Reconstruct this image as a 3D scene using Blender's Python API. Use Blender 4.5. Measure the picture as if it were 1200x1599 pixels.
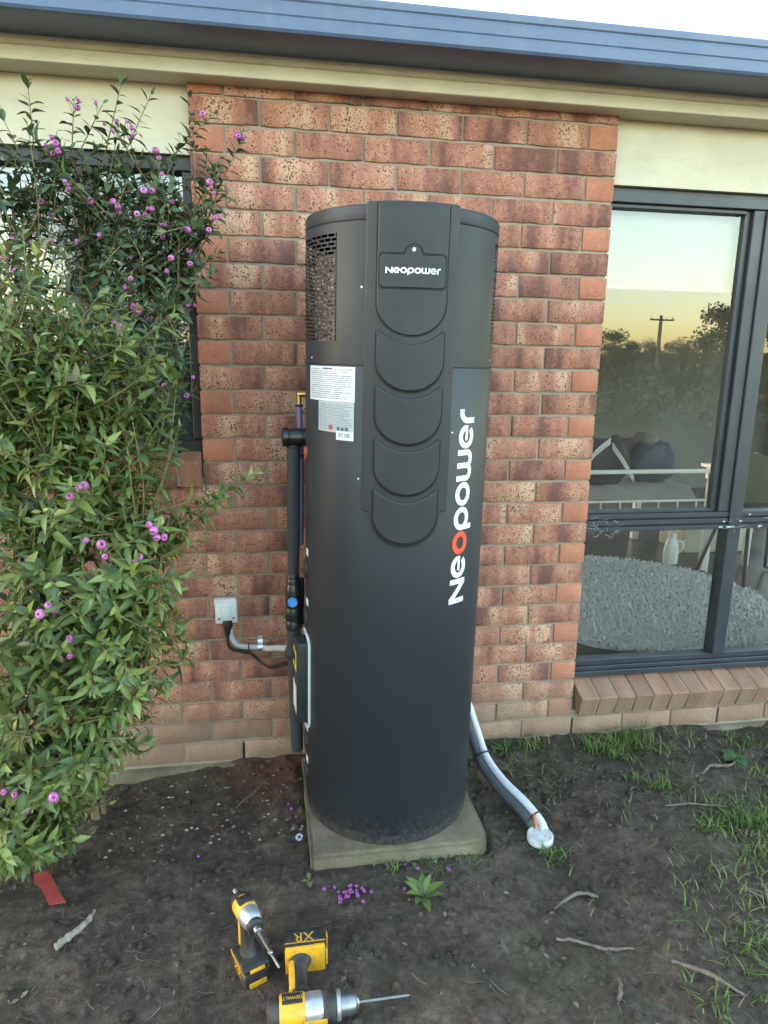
import bpy, bmesh, math, random
from mathutils import Vector, Matrix, noise
R = math.radians
rnd = random.Random(7)
scn = bpy.context.scene
for o in list(bpy.data.objects):
    bpy.data.objects.remove(o)
COL = scn.collection

# ------------------------------------------------------------------ camera
cam_data = bpy.data.cameras.new('camera')
cam = bpy.data.objects.new('camera', cam_data)
COL.objects.link(cam)
scn.camera = cam
YAW, PITCH, ROLL, FPX = 0.16460932, -0.21615324, 0.01517743, 1061.712
CP = Vector((0.2570972, -2.5951987, 1.5339908))
fw = Vector((math.sin(YAW)*math.cos(PITCH), math.cos(YAW)*math.cos(PITCH), math.sin(PITCH)))
rt0 = Vector((math.cos(YAW), -math.sin(YAW), 0))
up0 = rt0.cross(fw)
rt = rt0*math.cos(ROLL) + up0*math.sin(ROLL)
up = up0*math.cos(ROLL) - rt0*math.sin(ROLL)
cam.matrix_world = Matrix(((rt.x, up.x, -fw.x, CP.x), (rt.y, up.y, -fw.y, CP.y), (rt.z, up.z, -fw.z, CP.z), (0, 0, 0, 1)))
cam_data.sensor_fit = 'HORIZONTAL'
cam_data.sensor_width = 36
cam_data.lens = 36*FPX/1200
cam_data.clip_start = 0.05
cam_data.clip_end = 3000

# ------------------------------------------------------------------ sky, sun, exposure (dusk: the sun is low behind the house, soft light)
SUN_AZ = R(300)      # clockwise from +Y
SUN_EL = R(7.0)
world = bpy.data.worlds.new('World')
scn.world = world
world.use_nodes = True
wn = world.node_tree
bg = wn.nodes['Background']
sky = wn.nodes.new('ShaderNodeTexSky')
sky.sky_type = 'NISHITA'
sky.sun_disc = False
sky.sun_elevation = SUN_EL
sky.sun_rotation = SUN_AZ
sky.air_density = 1.0
sky.dust_density = 1.5
sky.ozone_density = 0.6
wn.links.new(sky.outputs[0], bg.inputs[0])
bg.inputs[1].default_value = 0.15
sun_d = bpy.data.lights.new('sun', 'SUN')
sun_d.energy = 0.4
sun_d.angle = R(110)
sun_d.color = (1.0, 0.95, 0.88)
sun = bpy.data.objects.new('sun', sun_d)
COL.objects.link(sun)
LEL = SUN_EL
sd = Vector((math.sin(SUN_AZ)*math.cos(LEL), math.cos(SUN_AZ)*math.cos(LEL), math.sin(LEL)))
sun.rotation_euler = sd.to_track_quat('Z', 'Y').to_euler()
scn.view_settings.view_transform = 'Standard'
scn.view_settings.look = 'None'
scn.view_settings.exposure = 3.8
scn.view_settings.gamma = 1.0
scn.view_settings.use_curve_mapping = False
scn.cycles.use_denoising = True
scn.cycles.max_bounces = 8
scn.cycles.transparent_max_bounces = 12

# ------------------------------------------------------------------ node helpers
def new_mat(name):
    m = bpy.data.materials.new(name)
    m.use_nodes = True
    nt = m.node_tree
    return m, nt, nt.nodes['Principled BSDF']
def nd(nt, typ, **kw):
    n = nt.nodes.new(typ)
    for k, v in kw.items():
        setattr(n, k, v)
    return n
def ramp(nt, fac, stops, interp='LINEAR'):
    r = nd(nt, 'ShaderNodeValToRGB')
    r.color_ramp.interpolation = interp
    e = r.color_ramp.elements
    while len(e) < len(stops):
        e.new(0.5)
    for i, (p, c) in enumerate(stops):
        e[i].position = p
        e[i].color = (c[0], c[1], c[2], 1) if hasattr(c, '__len__') else (c, c, c, 1)
    nt.links.new(fac, r.inputs[0])
    return r.outputs[0]
def mix(nt, fac, a, b, mode='MIX'):
    m = nd(nt, 'ShaderNodeMix', data_type='RGBA', blend_type=mode)
    for s, v in ((0, fac), (6, a), (7, b)):
        if isinstance(v, (int, float)):
            m.inputs[s].default_value = v if s == 0 else (v, v, v, 1)
        elif isinstance(v, tuple):
            m.inputs[s].default_value = (v[0], v[1], v[2], 1)
        else:
            nt.links.new(v, m.inputs[s])
    return m.outputs[2]
def math_(nt, op, a, b=0.0, c=0.0):
    m = nd(nt, 'ShaderNodeMath', operation=op)
    for i, v in enumerate((a, b, c)):
        if isinstance(v, (int, float)):
            m.inputs[i].default_value = v
        else:
            nt.links.new(v, m.inputs[i])
    return m.outputs[0]
def tex(nt, typ='noise', vec=None, scale=5.0, detail=4.0, rough=0.55, out=0, **kw):
    if typ == 'noise':
        n = nd(nt, 'ShaderNodeTexNoise'); n.inputs['Detail'].default_value = detail; n.inputs['Roughness'].default_value = rough
    elif typ == 'voronoi':
        n = nd(nt, 'ShaderNodeTexVoronoi', **kw)
    n.inputs['Scale'].default_value = scale
    if vec is not None:
        nt.links.new(vec, n.inputs['Vector'])
    return n.outputs[out]
def coords(nt, kind='Object', scale=None, rand=False):
    tc = nd(nt, 'ShaderNodeTexCoord')
    v = tc.outputs[kind]
    if rand:
        oi = nd(nt, 'ShaderNodeObjectInfo')
        a = nd(nt, 'ShaderNodeVectorMath', operation='ADD')
        s = nd(nt, 'ShaderNodeVectorMath', operation='SCALE')
        cmb = nd(nt, 'ShaderNodeCombineXYZ')
        nt.links.new(oi.outputs['Random'], cmb.inputs[0])
        nt.links.new(math_(nt, 'MULTIPLY', oi.outputs['Random'], 7.31), cmb.inputs[1])
        cmb.inputs[2].default_value = 0.3
        nt.links.new(cmb.outputs[0], s.inputs[0]); s.inputs['Scale'].default_value = 41.0
        nt.links.new(v, a.inputs[0]); nt.links.new(s.outputs[0], a.inputs[1])
        v = a.outputs[0]
    if scale is not None:
        mp = nd(nt, 'ShaderNodeMapping')
        mp.inputs['Scale'].default_value = scale
        nt.links.new(v, mp.inputs[0])
        v = mp.outputs[0]
    return v
def bump(nt, bsdf, h, strength=0.3, dist=0.002):
    b = nd(nt, 'ShaderNodeBump')
    b.inputs['Strength'].default_value = strength
    b.inputs['Distance'].default_value = dist
    nt.links.new(h, b.inputs['Height'])
    nt.links.new(b.outputs[0], bsdf.inputs['Normal'])
def simple(name, col, rough=0.5, metal=0.0, var=0.12, nscale=40.0, bmp=0.0, bdist=0.001, spec=0.5, kind='Object', bscale=None):
    m, nt, b = new_mat(name)
    v = coords(nt, kind)
    n = tex(nt, 'noise', v, nscale, 5)
    dark = tuple(c*(1-var) for c in col); lite = tuple(min(1, c*(1+var)) for c in col)
    nt.links.new(ramp(nt, n, [(0.3, dark), (0.7, lite)]), b.inputs['Base Color'])
    b.inputs['Roughness'].default_value = rough
    b.inputs['Metallic'].default_value = metal
    b.inputs['Specular IOR Level'].default_value = spec
    r2 = tex(nt, 'noise', v, nscale*0.3, 5)
    nt.links.new(ramp(nt, r2, [(0.3, max(0, rough-0.08)), (0.7, min(1, rough+0.08))]), b.inputs['Roughness'])
    if bmp:
        bump(nt, b, tex(nt, 'noise', v, bscale or nscale*4, 4), bmp, bdist)
    return m

# ------------------------------------------------------------------ object helpers
WM = {}
def attach(o, parent):
    if parent is not None:
        o.parent = parent
        o.matrix_parent_inverse = WM.get(parent.name, Matrix()).inverted()
def root(name, label, cat, loc=(0, 0, 0), group=None):
    o = bpy.data.objects.new(name, None)
    COL.objects.link(o)
    o.location = loc
    o.empty_display_size = 0.05
    WM[o.name] = Matrix.Translation(Vector(loc))
    tag(o, label, cat, group)
    return o
def tag(o, label=None, cat=None, group=None, kind=None):
    if label: o['label'] = label
    if cat: o['category'] = cat
    if group: o['group'] = group
    if kind: o['kind'] = kind
    return o
def mdata(name, verts, faces, mat, sharp=35, uv=None):
    me = bpy.data.meshes.new(name)
    me.from_pydata([tuple(v) for v in verts], [], faces)
    if mat: me.materials.append(mat)
    me.update()
    if sharp is not None:
        me.shade_smooth(); me.set_sharp_from_angle(angle=R(sharp))
    return me
def obj(name, me, parent=None):
    o = bpy.data.objects.new(name, me)
    COL.objects.link(o)
    attach(o, parent)
    return o
class MB:
    def __init__(s): s.v = []; s.f = []
    def add(s, v, f, M=None):
        n = len(s.v)
        s.v += [(M @ Vector(p)) if M is not None else Vector(p) for p in v]
        s.f += [tuple(i+n for i in q) for q in f]
        return s
    def box(s, a, b, M=None):
        x0, y0, z0 = a; x1, y1, z1 = b
        return s.add([(x0,y0,z0),(x1,y0,z0),(x1,y1,z0),(x0,y1,z0),(x0,y0,z1),(x1,y0,z1),(x1,y1,z1),(x0,y1,z1)],
                     [(0,3,2,1),(4,5,6,7),(0,1,5,4),(1,2,6,5),(2,3,7,6),(3,0,4,7)], M)
    def rbox(s, a, b, r, M=None, seg=2):
        bm = bmesh.new()
        bmesh.ops.create_cube(bm, size=1.0)
        for v in bm.verts:
            v.co = Vector((a[i] + (v.co[i]+0.5)*(b[i]-a[i]) for i in range(3)))
        bmesh.ops.bevel(bm, geom=list(bm.edges), offset=r, segments=seg, affect='EDGES', profile=0.5)
        return s.bm(bm, M)
    def bm(s, bm, M=None):
        bm.verts.index_update()
        vs = [v.co.copy() for v in bm.verts]; fs = [tuple(v.index for v in f.verts) for f in bm.faces]
        bm.free()
        return s.add(vs, fs, M)
    def lathe(s, prof, n=24, M=None, cap=True):
        v = []; f = []
        for (r, z) in prof:
            for i in range(n):
                a = 2*math.pi*i/n
                v.append((r*math.cos(a), r*math.sin(a), z))
        for j in range(len(prof)-1):
            for i in range(n):
                k = (i+1) % n
                f.append((j*n+i, j*n+k, (j+1)*n+k, (j+1)*n+i))
        if cap:
            f.append(tuple(reversed(range(n))))
            f.append(tuple((len(prof)-1)*n+i for i in range(n)))
        return s.add(v, f, M)
    def tube(s, pts, rad, n=8, cap=True, smooth=0):
        pts = [Vector(p) for p in pts]
        if smooth: pts, rad = catmull(pts, rad, smooth)
        if not hasattr(rad, '__len__'): rad = [rad]*len(pts)
        v = []; f = []
        t0 = (pts[1]-pts[0]).normalized()
        ref = Vector((0, 0, 1)) if abs(t0.z) < 0.9 else Vector((1, 0, 0))
        nr = t0.cross(ref).normalized()
        for j, p in enumerate(pts):
            t = (pts[min(j+1, len(pts)-1)] - pts[max(j-1, 0)]).normalized()
            nr = (nr - t*nr.dot(t)).normalized()
            bn = t.cross(nr)
            for i in range(n):
                a = 2*math.pi*i/n
                v.append(p + (nr*math.cos(a) + bn*math.sin(a))*rad[j])
        for j in range(len(pts)-1):
            for i in range(n):
                k = (i+1) % n
                f.append((j*n+i, j*n+k, (j+1)*n+k, (j+1)*n+i))
        if cap:
            f.append(tuple(reversed(range(n)))); f.append(tuple((len(pts)-1)*n+i for i in range(n)))
        return s.add(v, f)
    def build(s, name, mat, parent=None, sharp=35):
        return obj(name, mdata(name, s.v, s.f, mat, sharp), parent)
def catmull(pts, rad, k):
    P = [pts[0]*2-pts[1]] + pts + [pts[-1]*2-pts[-2]]
    rr = rad if hasattr(rad, '__len__') else [rad]*len(pts)
    out = []; ro = []
    for i in range(1, len(P)-2):
        for q in range(k):
            t = q/k
            a, b, c, d = P[i-1], P[i], P[i+1], P[i+2]
            out.append(0.5*((2*b) + (c-a)*t + (2*a-5*b+4*c-d)*t*t + (3*b-a-3*c+d)*t*t*t))
            ro.append(rr[i-1]*(1-t) + rr[min(i, len(rr)-1)]*t)
    out.append(pts[-1]); ro.append(rr[-1])
    return out, ro
def axis_mat(p, d, roll=0.0):
    d = Vector(d).normalized()
    return Matrix.Translation(Vector(p)) @ d.to_track_quat('Z', 'Y').to_matrix().to_4x4() @ Matrix.Rotation(roll, 4, 'Z')
def extrude_poly(mb, poly, fn, d0, d1, M=None):
    """poly: list of 2d pts; fn(u, v, d) -> 3d"""
    n = len(poly)
    v = [fn(p[0], p[1], d0) for p in poly] + [fn(p[0], p[1], d1) for p in poly]
    f = [tuple(range(n)), tuple(reversed(range(n, 2*n)))]
    for i in range(n):
        k = (i+1) % n
        f.append((i, i+n, k+n, k))
    mb.add(v, f, M)

GZ = -0.10           # garden soil level
M_ = 0.0888869       # brick course height
# ------------------------------------------------------------------ materials
def brick_mat(name, stops, spots=True):
    m, nt, b = new_mat(name)
    v = coords(nt, 'Object', rand=True)
    vs = nd(nt, 'ShaderNodeMapping'); vs.inputs['Scale'].default_value = (1.0, 0.2, 0.22)
    nt.links.new(v, vs.inputs[0])
    zone = tex(nt, 'noise', vs.outputs[0], 11.0, 2.0, 0.5)
    zone2 = tex(nt, 'noise', v, 55.0, 5, 0.75)
    zz = math_(nt, 'ADD', math_(nt, 'MULTIPLY', zone, 1.0), math_(nt, 'MULTIPLY', zone2, 0.40))
    oi = nd(nt, 'ShaderNodeObjectInfo')
    zz = math_(nt, 'ADD', math_(nt, 'SUBTRACT', zz, 0.19), math_(nt, 'MULTIPLY', math_(nt, 'SUBTRACT', oi.outputs['Random'], 0.5), 0.12))
    col = ramp(nt, zz, stops)
    vor = tex(nt, 'voronoi', v, 118.0, out=0)
    vsz = tex(nt, 'noise', v, 38.0, 3)
    mott = tex(nt, 'noise', v, 210.0, 4, 0.75)
    if spots:
        dens = math_(nt, 'ADD', math_(nt, 'MULTIPLY', vsz, 0.8), math_(nt, 'MULTIPLY', math_(nt, 'SUBTRACT', 0.55, zz), 0.5))
        sp = ramp(nt, math_(nt, 'ADD', vor, dens), [(0.60, 1.0), (0.74, 0.0)])
        col = mix(nt, math_(nt, 'MULTIPLY', sp, 0.85), col, (0.095, 0.045, 0.036))
    col = mix(nt, 0.8, col, ramp(nt, mott, [(0.32, 0.52), (0.5, 0.92), (0.68, 1.22)]), 'MULTIPLY')
    fine = tex(nt, 'noise', v, 520.0, 3, 0.7)
    col = mix(nt, 0.45, col, ramp(nt, fine, [(0.25, 0.5), (0.75, 1.1)]), 'MULTIPLY')
    # soil splash and lime wash on the lowest courses
    geo = nd(nt, 'ShaderNodeNewGeometry')
    sep = nd(nt, 'ShaderNodeSeparateXYZ'); nt.links.new(geo.outputs['Position'], sep.inputs[0])
    dn = tex(nt, 'noise', geo.outputs['Position'], 6.0, 5)
    h = math_(nt, 'ADD', sep.outputs[2], math_(nt, 'MULTIPLY', math_(nt, 'SUBTRACT', dn, 0.5), 0.30))
    fac = ramp(nt, h, [(0.0, 0.72), (0.24, 0.0)])
    col = mix(nt, fac, col, (0.26, 0.19, 0.135))
    nt.links.new(col, b.inputs['Base Color'])
    b.inputs['Roughness'].default_value = 0.88
    b.inputs['Specular IOR Level'].default_value = 0.25
    hgt = math_(nt, 'ADD', math_(nt, 'MULTIPLY', vor, 0.4), fine)
    bump(nt, b, hgt, 0.45, 0.0018)
    return m
BR_S = [(0.34, (0.205, 0.095, 0.076)), (0.42, (0.33, 0.148, 0.108)), (0.51, (0.43, 0.192, 0.132)), (0.58, (0.50, 0.245, 0.165)), (0.68, (0.60, 0.36, 0.24))]
M_BRICK = brick_mat('brick_face', BR_S)
M_HEAD = brick_mat('brick_header', [(0.3, (0.43, 0.170, 0.108)), (0.5, (0.50, 0.202, 0.126)), (0.7, (0.54, 0.232, 0.145))], spots=False)
M_SILL = brick_mat('brick_sill', [(0.36, (0.24, 0.115, 0.078)), (0.5, (0.32, 0.155, 0.10)), (0.66, (0.40, 0.22, 0.14))], spots=False)
def mortar_mat():
    m, nt, b = new_mat('mortar')
    v = coords(nt, 'Object')
    n1 = tex(nt, 'noise', v, 9, 6); n2 = tex(nt, 'noise', v, 420, 3, 0.7)
    c = ramp(nt, n1, [(0.3, (0.28, 0.225, 0.165)), (0.7, (0.40, 0.33, 0.25))])
    c = mix(nt, 0.6, c, ramp(nt, n2, [(0.25, 0.5), (0.75, 1.0)]), 'MULTIPLY')
    nt.links.new(c, b.inputs['Base Color'])
    b.inputs['Roughness'].default_value = 0.95
    bump(nt, b, n2, 0.7, 0.002)
    return m
M_MORTAR = mortar_mat()
M_CREAM = simple('cream_paint', (0.54, 0.49, 0.365), 0.55, var=0.07, nscale=9, bmp=0.12, bscale=90)
def add_grime(m, col, sc, lo, hi, amt):
    nt = m.node_tree; b = nt.nodes['Principled BSDF']
    src = b.inputs['Base Color'].links[0].from_socket
    v = coords(nt, 'Object', scale=sc)
    g = ramp(nt, tex(nt, 'noise', v, 6.0, 6, 0.7), [(lo, 0.0), (hi, amt)])
    nt.links.new(mix(nt, g, src, col), b.inputs['Base Color'])
add_grime(M_CREAM, (0.20, 0.175, 0.12), (0.9, 1, 4.0), 0.54, 0.82, 0.35)
M_GUT = simple('slate_gutter_paint', (0.080, 0.115, 0.190), 0.34, var=0.08, nscale=7, bmp=0.05, bscale=300)
add_grime(M_GUT, (0.16, 0.17, 0.18), (2.2, 1, 0.7), 0.50, 0.75, 0.35)
M_FRAME = simple('window_frame_paint', (0.032, 0.036, 0.045), 0.42, var=0.15, nscale=14, bmp=0.05, bscale=400)
M_BLACKF = simple('dark_frame_paint', (0.012, 0.013, 0.015), 0.4, var=0.2, nscale=20)
M_RUBBER = simple('black_rubber', (0.010, 0.010, 0.011), 0.6, var=0.3, nscale=30)
M_CONC = None
def concrete_mat():
    m, nt, b = new_mat('mossy_concrete')
    v = coords(nt, 'Object')
    n1 = tex(nt, 'noise', v, 7, 6, 0.6); n2 = tex(nt, 'noise', v, 160, 4, 0.65)
    n3 = tex(nt, 'noise', v, 16, 6, 0.65)
    c = ramp(nt, n1, [(0.3, (0.10, 0.078, 0.052)), (0.55, (0.19, 0.155, 0.105)), (0.75, (0.30, 0.265, 0.185))])
    c = mix(nt, ramp(nt, n3, [(0.50, 0.0), (0.68, 0.6)]), c, (0.17, 0.165, 0.070))
    c = mix(nt, 0.7, c, ramp(nt, n2, [(0.25, 0.45), (0.7, 1.0)]), 'MULTIPLY')
    nt.links.new(c, b.inputs['Base Color'])
    b.inputs['Roughness'].default_value = 0.93
    bump(nt, b, math_(nt, 'ADD', n2, n3), 0.6, 0.004)
    return m
M_CONC = concrete_mat()
def soil_mat():
    m, nt, b = new_mat('garden_soil')
    v = coords(nt, 'Object')
    n1 = tex(nt, 'noise', v, 2.2, 5, 0.6); n2 = tex(nt, 'noise', v, 38, 6, 0.65); n3 = tex(nt, 'noise', v, 260, 4, 0.7)
    c = ramp(nt, n2, [(0.28, (0.036, 0.026, 0.018)), (0.5, (0.074, 0.056, 0.041)), (0.74, (0.125, 0.098, 0.073))])
    c = mix(nt, ramp(nt, n1, [(0.50, 0.0), (0.70, 0.55)]), c, (0.060, 0.062, 0.030))
    n4 = tex(nt, 'noise', v, 5.5, 6, 0.7)
    c = mix(nt, 0.85, c, ramp(nt, n4, [(0.36, 0.55), (0.52, 0.95), (0.66, 1.5)]), 'MULTIPLY')
    # brick dust by the wall, left of the slab
    d = nd(nt, 'ShaderNodeVectorMath', operation='DISTANCE'); nt.links.new(v, d.inputs[0]); d.inputs[1].default_value = (0.25, -0.07, GZ)
    c = mix(nt, ramp(nt, math_(nt, 'ADD', d.outputs['Value'], math_(nt, 'MULTIPLY', n2, 0.2)), [(0.16, 0.6), (0.38, 0.0)]), c, (0.15, 0.055, 0.032))
    c = mix(nt, 0.75, c, ramp(nt, n3, [(0.25, 0.35), (0.75, 1.25)]), 'MULTIPLY')
    nt.links.new(c, b.inputs['Base Color'])
    b.inputs['Roughness'].default_value = 0.9
    b.inputs['Specular IOR Level'].default_value = 0.3
    bump(nt, b, math_(nt, 'ADD', n2, math_(nt, 'MULTIPLY', n3, 0.5)), 0.9, 0.008)
    return m
M_SOIL = soil_mat()
def attr_mat(name, rough=0.5, spec=0.4, trans=0.0, att='col'):
    m, nt, b = new_mat(name)
    a = nd(nt, 'ShaderNodeAttribute'); a.attribute_name = att
    v = coords(nt, 'Object')
    n = tex(nt, 'noise', v, 120, 3)
    c = mix(nt, 0.5, a.outputs['Color'], ramp(nt, n, [(0.3, 0.6), (0.7, 1.1)]), 'MULTIPLY')
    nt.links.new(c, b.inputs['Base Color'])
    b.inputs['Roughness'].default_value = rough
    b.inputs['Specular IOR Level'].default_value = spec
    if trans:
        out = nt.nodes['Material Output']
        t = nd(nt, 'ShaderNodeBsdfTranslucent'); nt.links.new(c, t.inputs['Color'])
        mx = nd(nt, 'ShaderNodeMixShader'); mx.inputs[0].default_value = trans
        nt.links.new(b.outputs[0], mx.inputs[1]); nt.links.new(t.outputs[0], mx.inputs[2])
        nt.links.new(mx.outputs[0], out.inputs['Surface'])
    return m
M_LEAF = attr_mat('shrub_leaf', 0.42, 0.4, 0.22)
M_GRASS = attr_mat('grass_blade', 0.5, 0.4, 0.25)
M_LITTER = attr_mat('litter', 0.85, 0.2)
def glass_mat(name, ior=1.9, tint=(0.93, 0.96, 0.95), wav=0.0, wscale=3.0, rough=0.0):
    m, nt, b = new_mat(name)
    nt.nodes.remove(b)
    out = nt.nodes['Material Output']
    fr = nd(nt, 'ShaderNodeFresnel'); fr.inputs['IOR'].default_value = ior
    tr = nd(nt, 'ShaderNodeBsdfTransparent'); tr.inputs['Color'].default_value = (*tint, 1)
    gl = nd(nt, 'ShaderNodeBsdfGlossy'); gl.inputs['Roughness'].default_value = rough
    mx = nd(nt, 'ShaderNodeMixShader')
    if wav:
        v = coords(nt, 'Object')
        bp = nd(nt, 'ShaderNodeBump'); bp.inputs['Strength'].default_value = wav; bp.inputs['Distance'].default_value = 0.004
        nt.links.new(tex(nt, 'noise', v, wscale, 3), bp.inputs['Height'])
        nt.links.new(bp.outputs[0], gl.inputs['Normal'])
    nt.links.new(fr.outputs[0], mx.inputs[0]); nt.links.new(tr.outputs[0], mx.inputs[1]); nt.links.new(gl.outputs[0], mx.inputs[2])
    # thin film of dust and wiped smears, with the pane's milky haze painted in
    v = coords(nt, 'Object')
    mp = nd(nt, 'ShaderNodeMapping'); mp.inputs['Scale'].default_value = (1.0, 1.0, 0.35); mp.inputs['Rotation'].default_value = (0, 0.5, 0)
    nt.links.new(v, mp.inputs[0])
    df = nd(nt, 'ShaderNodeBsdfDiffuse'); df.inputs['Color'].default_value = (0.55, 0.54, 0.50, 1)
    f = ramp(nt, tex(nt, 'noise', mp.outputs[0], 9.0, 7, 0.7), [(0.38, 0.008), (0.60, 0.030), (0.75, 0.07)])
    m2 = nd(nt, 'ShaderNodeMixShader'); nt.links.new(f, m2.inputs[0]); nt.links.new(mx.outputs[0], m2.inputs[1]); nt.links.new(df.outputs[0], m2.inputs[2])
    nt.links.new(m2.outputs[0], out.inputs['Surface'])
    return m
M_GLASS = glass_mat('window_glass', 2.0)
def obscure_mat():
    m, nt, b = new_mat('obscure_glass')
    v = coords(nt, 'Object')
    vo = tex(nt, 'voronoi', v, 75.0, feature='SMOOTH_F1')
    n = tex(nt, 'noise', v, 60.0, 3)
    b.inputs['Base Color'].default_value = (0.035, 0.042, 0.045, 1)
    b.inputs['Roughness'].default_value = 0.06
    b.inputs['Specular IOR Level'].default_value = 1.0
    b.inputs['IOR'].default_value = 1.9
    bump(nt, b, math_(nt, 'ADD', vo, math_(nt, 'MULTIPLY', n, 0.6)), 0.16, 0.005)
    return m
M_OBSC = obscure_mat()

# ------------------------------------------------------------------ ground: one sheet to the horizon
def gh(x, y):
    near = max(0.0, 1.0 - max(abs(x-0.7)/4.0, abs(y+0.9)/4.0))
    h = 0.0
    h += 0.020*noise.noise(Vector((x*1.7, y*1.7, 0.3)))
    h += 0.012*noise.noise(Vector((x*3.6, y*3.6, 8.3)))
    h += 0.012*noise.noise(Vector((x*7, y*7, 1.3)))
    h += 0.010*noise.noise(Vector((x*19, y*19, 2.3)))
    h += 0.0065*abs(noise.noise(Vector((x*43, y*43, 4.3))))
    h *= min(1, near*3)
    if x < 0.1: h -= 0.035*min(1, (0.1-x)/0.6)*max(0, min(1, (y+1.2)/1.0))
    # level pads under the slab and the tools
    if 0.33 < x < 0.98 and -0.70 < y < -0.06: h = min(h, -0.004)
    ds = math.hypot(max(0.351-x, 0, x-0.959), max(-0.676-y, 0, y+0.066))
    if 0 < ds < 0.22: h += 0.020*(1-ds/0.22)**2*(3-2*(1-ds/0.22)) + 0.004*noise.noise(Vector((x*30, y*30, 6)))
    if x > 0.0 and y > -0.12: h += 0.014*(1+y/0.12)*(0.4+0.6*noise.noise(Vector((x*6, 3, 0))))
    if 0.08 < x < 0.5 and -1.25 < y < -0.86: h *= 0.35
    return GZ + h
def steps(lo, hi, d, far):
    a = []; x = lo
    while x <= hi: a.append(x); x += d
    b = [lo]; s = d
    while b[-1] > -far: s *= 1.35; b.append(b[-1]-s)
    c = [a[-1]]; s = d
    while c[-1] < far: s *= 1.35; c.append(c[-1]+s)
    return list(reversed(b[1:])) + a + c[1:]
xs = steps(-1.1, 2.9, 0.0145, 900); ys = steps(-1.75, 0.05, 0.0145, 900)
gv = [(x, y, gh(x, y)) for y in ys for x in xs]
nx = len(xs)
gf = [(j*nx+i, j*nx+i+1, (j+1)*nx+i+1, (j+1)*nx+i) for j in range(len(ys)-1) for i in range(nx-1)]
# keep the soil out of the rooms: cut the cells inside the house footprint
gf = [f for f in gf if not (gv[f[0]][1] >= 0.02 and gv[f[2]][1] < 8 and gv[f[0]][0] > -7 and gv[f[1]][0] < 9)]
ground = obj('ground', mdata('ground', gv, gf, M_SOIL, 60)); tag(ground, kind='structure')

# ------------------------------------------------------------------ house
house = root('house', 'red brick house wall with dark framed windows, cream fascia and slate gutter', 'house', (0.775, 0.0, GZ))
mb = MB()
poly = [(-4.0, -0.3), (6.0, -0.3), (6.0, 0.03), (1.546, 0.03), (1.546, 2.55), (0.004, 2.55), (0.004, 1.10), (-4.0, 1.10)]
extrude_poly(mb, poly, lambda u, v, d: (u, d, v), 0.0065, 0.112)
wall = mb.build('wall', M_MORTAR, house, None)
def brick_mesh(name, w, h, dep, mat, seed):
    r = random.Random(seed)
    nb = max(3, int(w/0.026)); nt_ = 3 if w > 0.15 else 2
    pts = []
    for i in range(nb+1):
        t = i/nb
        pts.append((-w/2 + w*t, -h/2 - (r.uniform(-0.0012, 0.0030) if 0 < i < nb else 0)))
    for i in range(nt_+1):
        t = i/nt_
        pts.append((w/2 - w*t, h/2 + r.uniform(-0.0010, 0.0010)))
    n = len(pts); bv = 0.0022
    cx = lambda p: p[0] - math.copysign(bv, p[0]) if abs(p[0]) > w/2-1e-4 else p[0]
    cz = lambda p: p[1] - math.copysign(bv, p[1])
    v = [(p[0], dep, p[1]) for p in pts] + [(p[0], bv*0.8, p[1]) for p in pts] + [(cx(p), r.uniform(-0.0006, 0.0006), cz(p)) for p in pts]
    f = [tuple(range(2*n, 3*n))]
    for i in range(n):
        k = (i+1) % n
        f.append((i, k, n+k, n+i)); f.append((n+i, n+k, 2*n+k, 2*n+i))
    return mdata(name, v, f, mat, 50)
BW, BH = 0.230, M_-0.0105
full = [brick_mesh('brick', BW, BH, 0.10, M_BRICK, s) for s in range(10)]
half = [brick_mesh('brick', 0.110, BH, 0.10, M_HEAD, 50+s) for s in range(4)]
cr = lambda k: (27-k)*M_ + 0.005            # bed joint centre below course k
def put_brick(k, x0, w):
    z = cr(k) + M_/2
    me = rnd.choice(full if w > 0.15 else half)
    o = bpy.data.objects.new('brick', me)
    COL.objects.link(o)
    attach(o, wall)
    o.location = (x0 + w/2 + rnd.uniform(-0.0012, 0.0012), rnd.uniform(-0.0016, 0.0012), z + rnd.uniform(-0.0008, 0.0008))
    o.rotation_euler = (rnd.uniform(-0.006, 0.006), rnd.uniform(-0.004, 0.004), rnd.uniform(-0.006, 0.006))
far_mb = MB()
def far_brick(k, x0):
    me = rnd.choice(full); z = cr(k) + M_/2
    far_mb.add([v.co.copy() for v in me.vertices], [tuple(p.vertices) for p in me.polygons], Matrix.Translation((x0+BW/2, rnd.uniform(-.001, .001), z)))
for k in range(0, 29):
    off = 0.12 if k % 2 == 0 else 0.0
    for i in range(6):
        put_brick(k, off + 0.24*i, BW)
    if k % 2 == 0:
        if k < 16: put_brick(k, 0.0, 0.110)
    else:
        if k < 28: put_brick(k, 1.44, 0.110)
    if k >= 16:
        for i in range(16):
            x0 = off - 0.24*(i+1)
            if x0 > -1.25: put_brick(k, x0, BW)
            else: far_brick(k, x0)
for i in range(17):
    x0 = 0.12 + 0.24*(6+i)
    if x0 < 3.3: put_brick(28, x0, BW)
    else: far_brick(28, x0)
fb = far_mb.build('brickwork', M_BRICK, house, 50); tag(fb, kind='stuff')
# weep holes, dark open joints in the lowest course
mb = MB()
for x in (0.115, 1.555, 2.275): mb.box((x-0.006, 0.003, -0.083), (x+0.006, 0.0075, -0.012))
mb.build('weep_hole', M_RUBBER, house, None)
# footing
mb = MB()
for i in range(24):
    x0 = -3.4 + i*0.33
    mb.rbox((x0, -0.018-rnd.uniform(0, 0.012), -0.32), (x0+0.34, 0.05, -0.0915-rnd.uniform(0, 0.006)), 0.008)
mb.build('footing', M_CONC, house)
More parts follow.
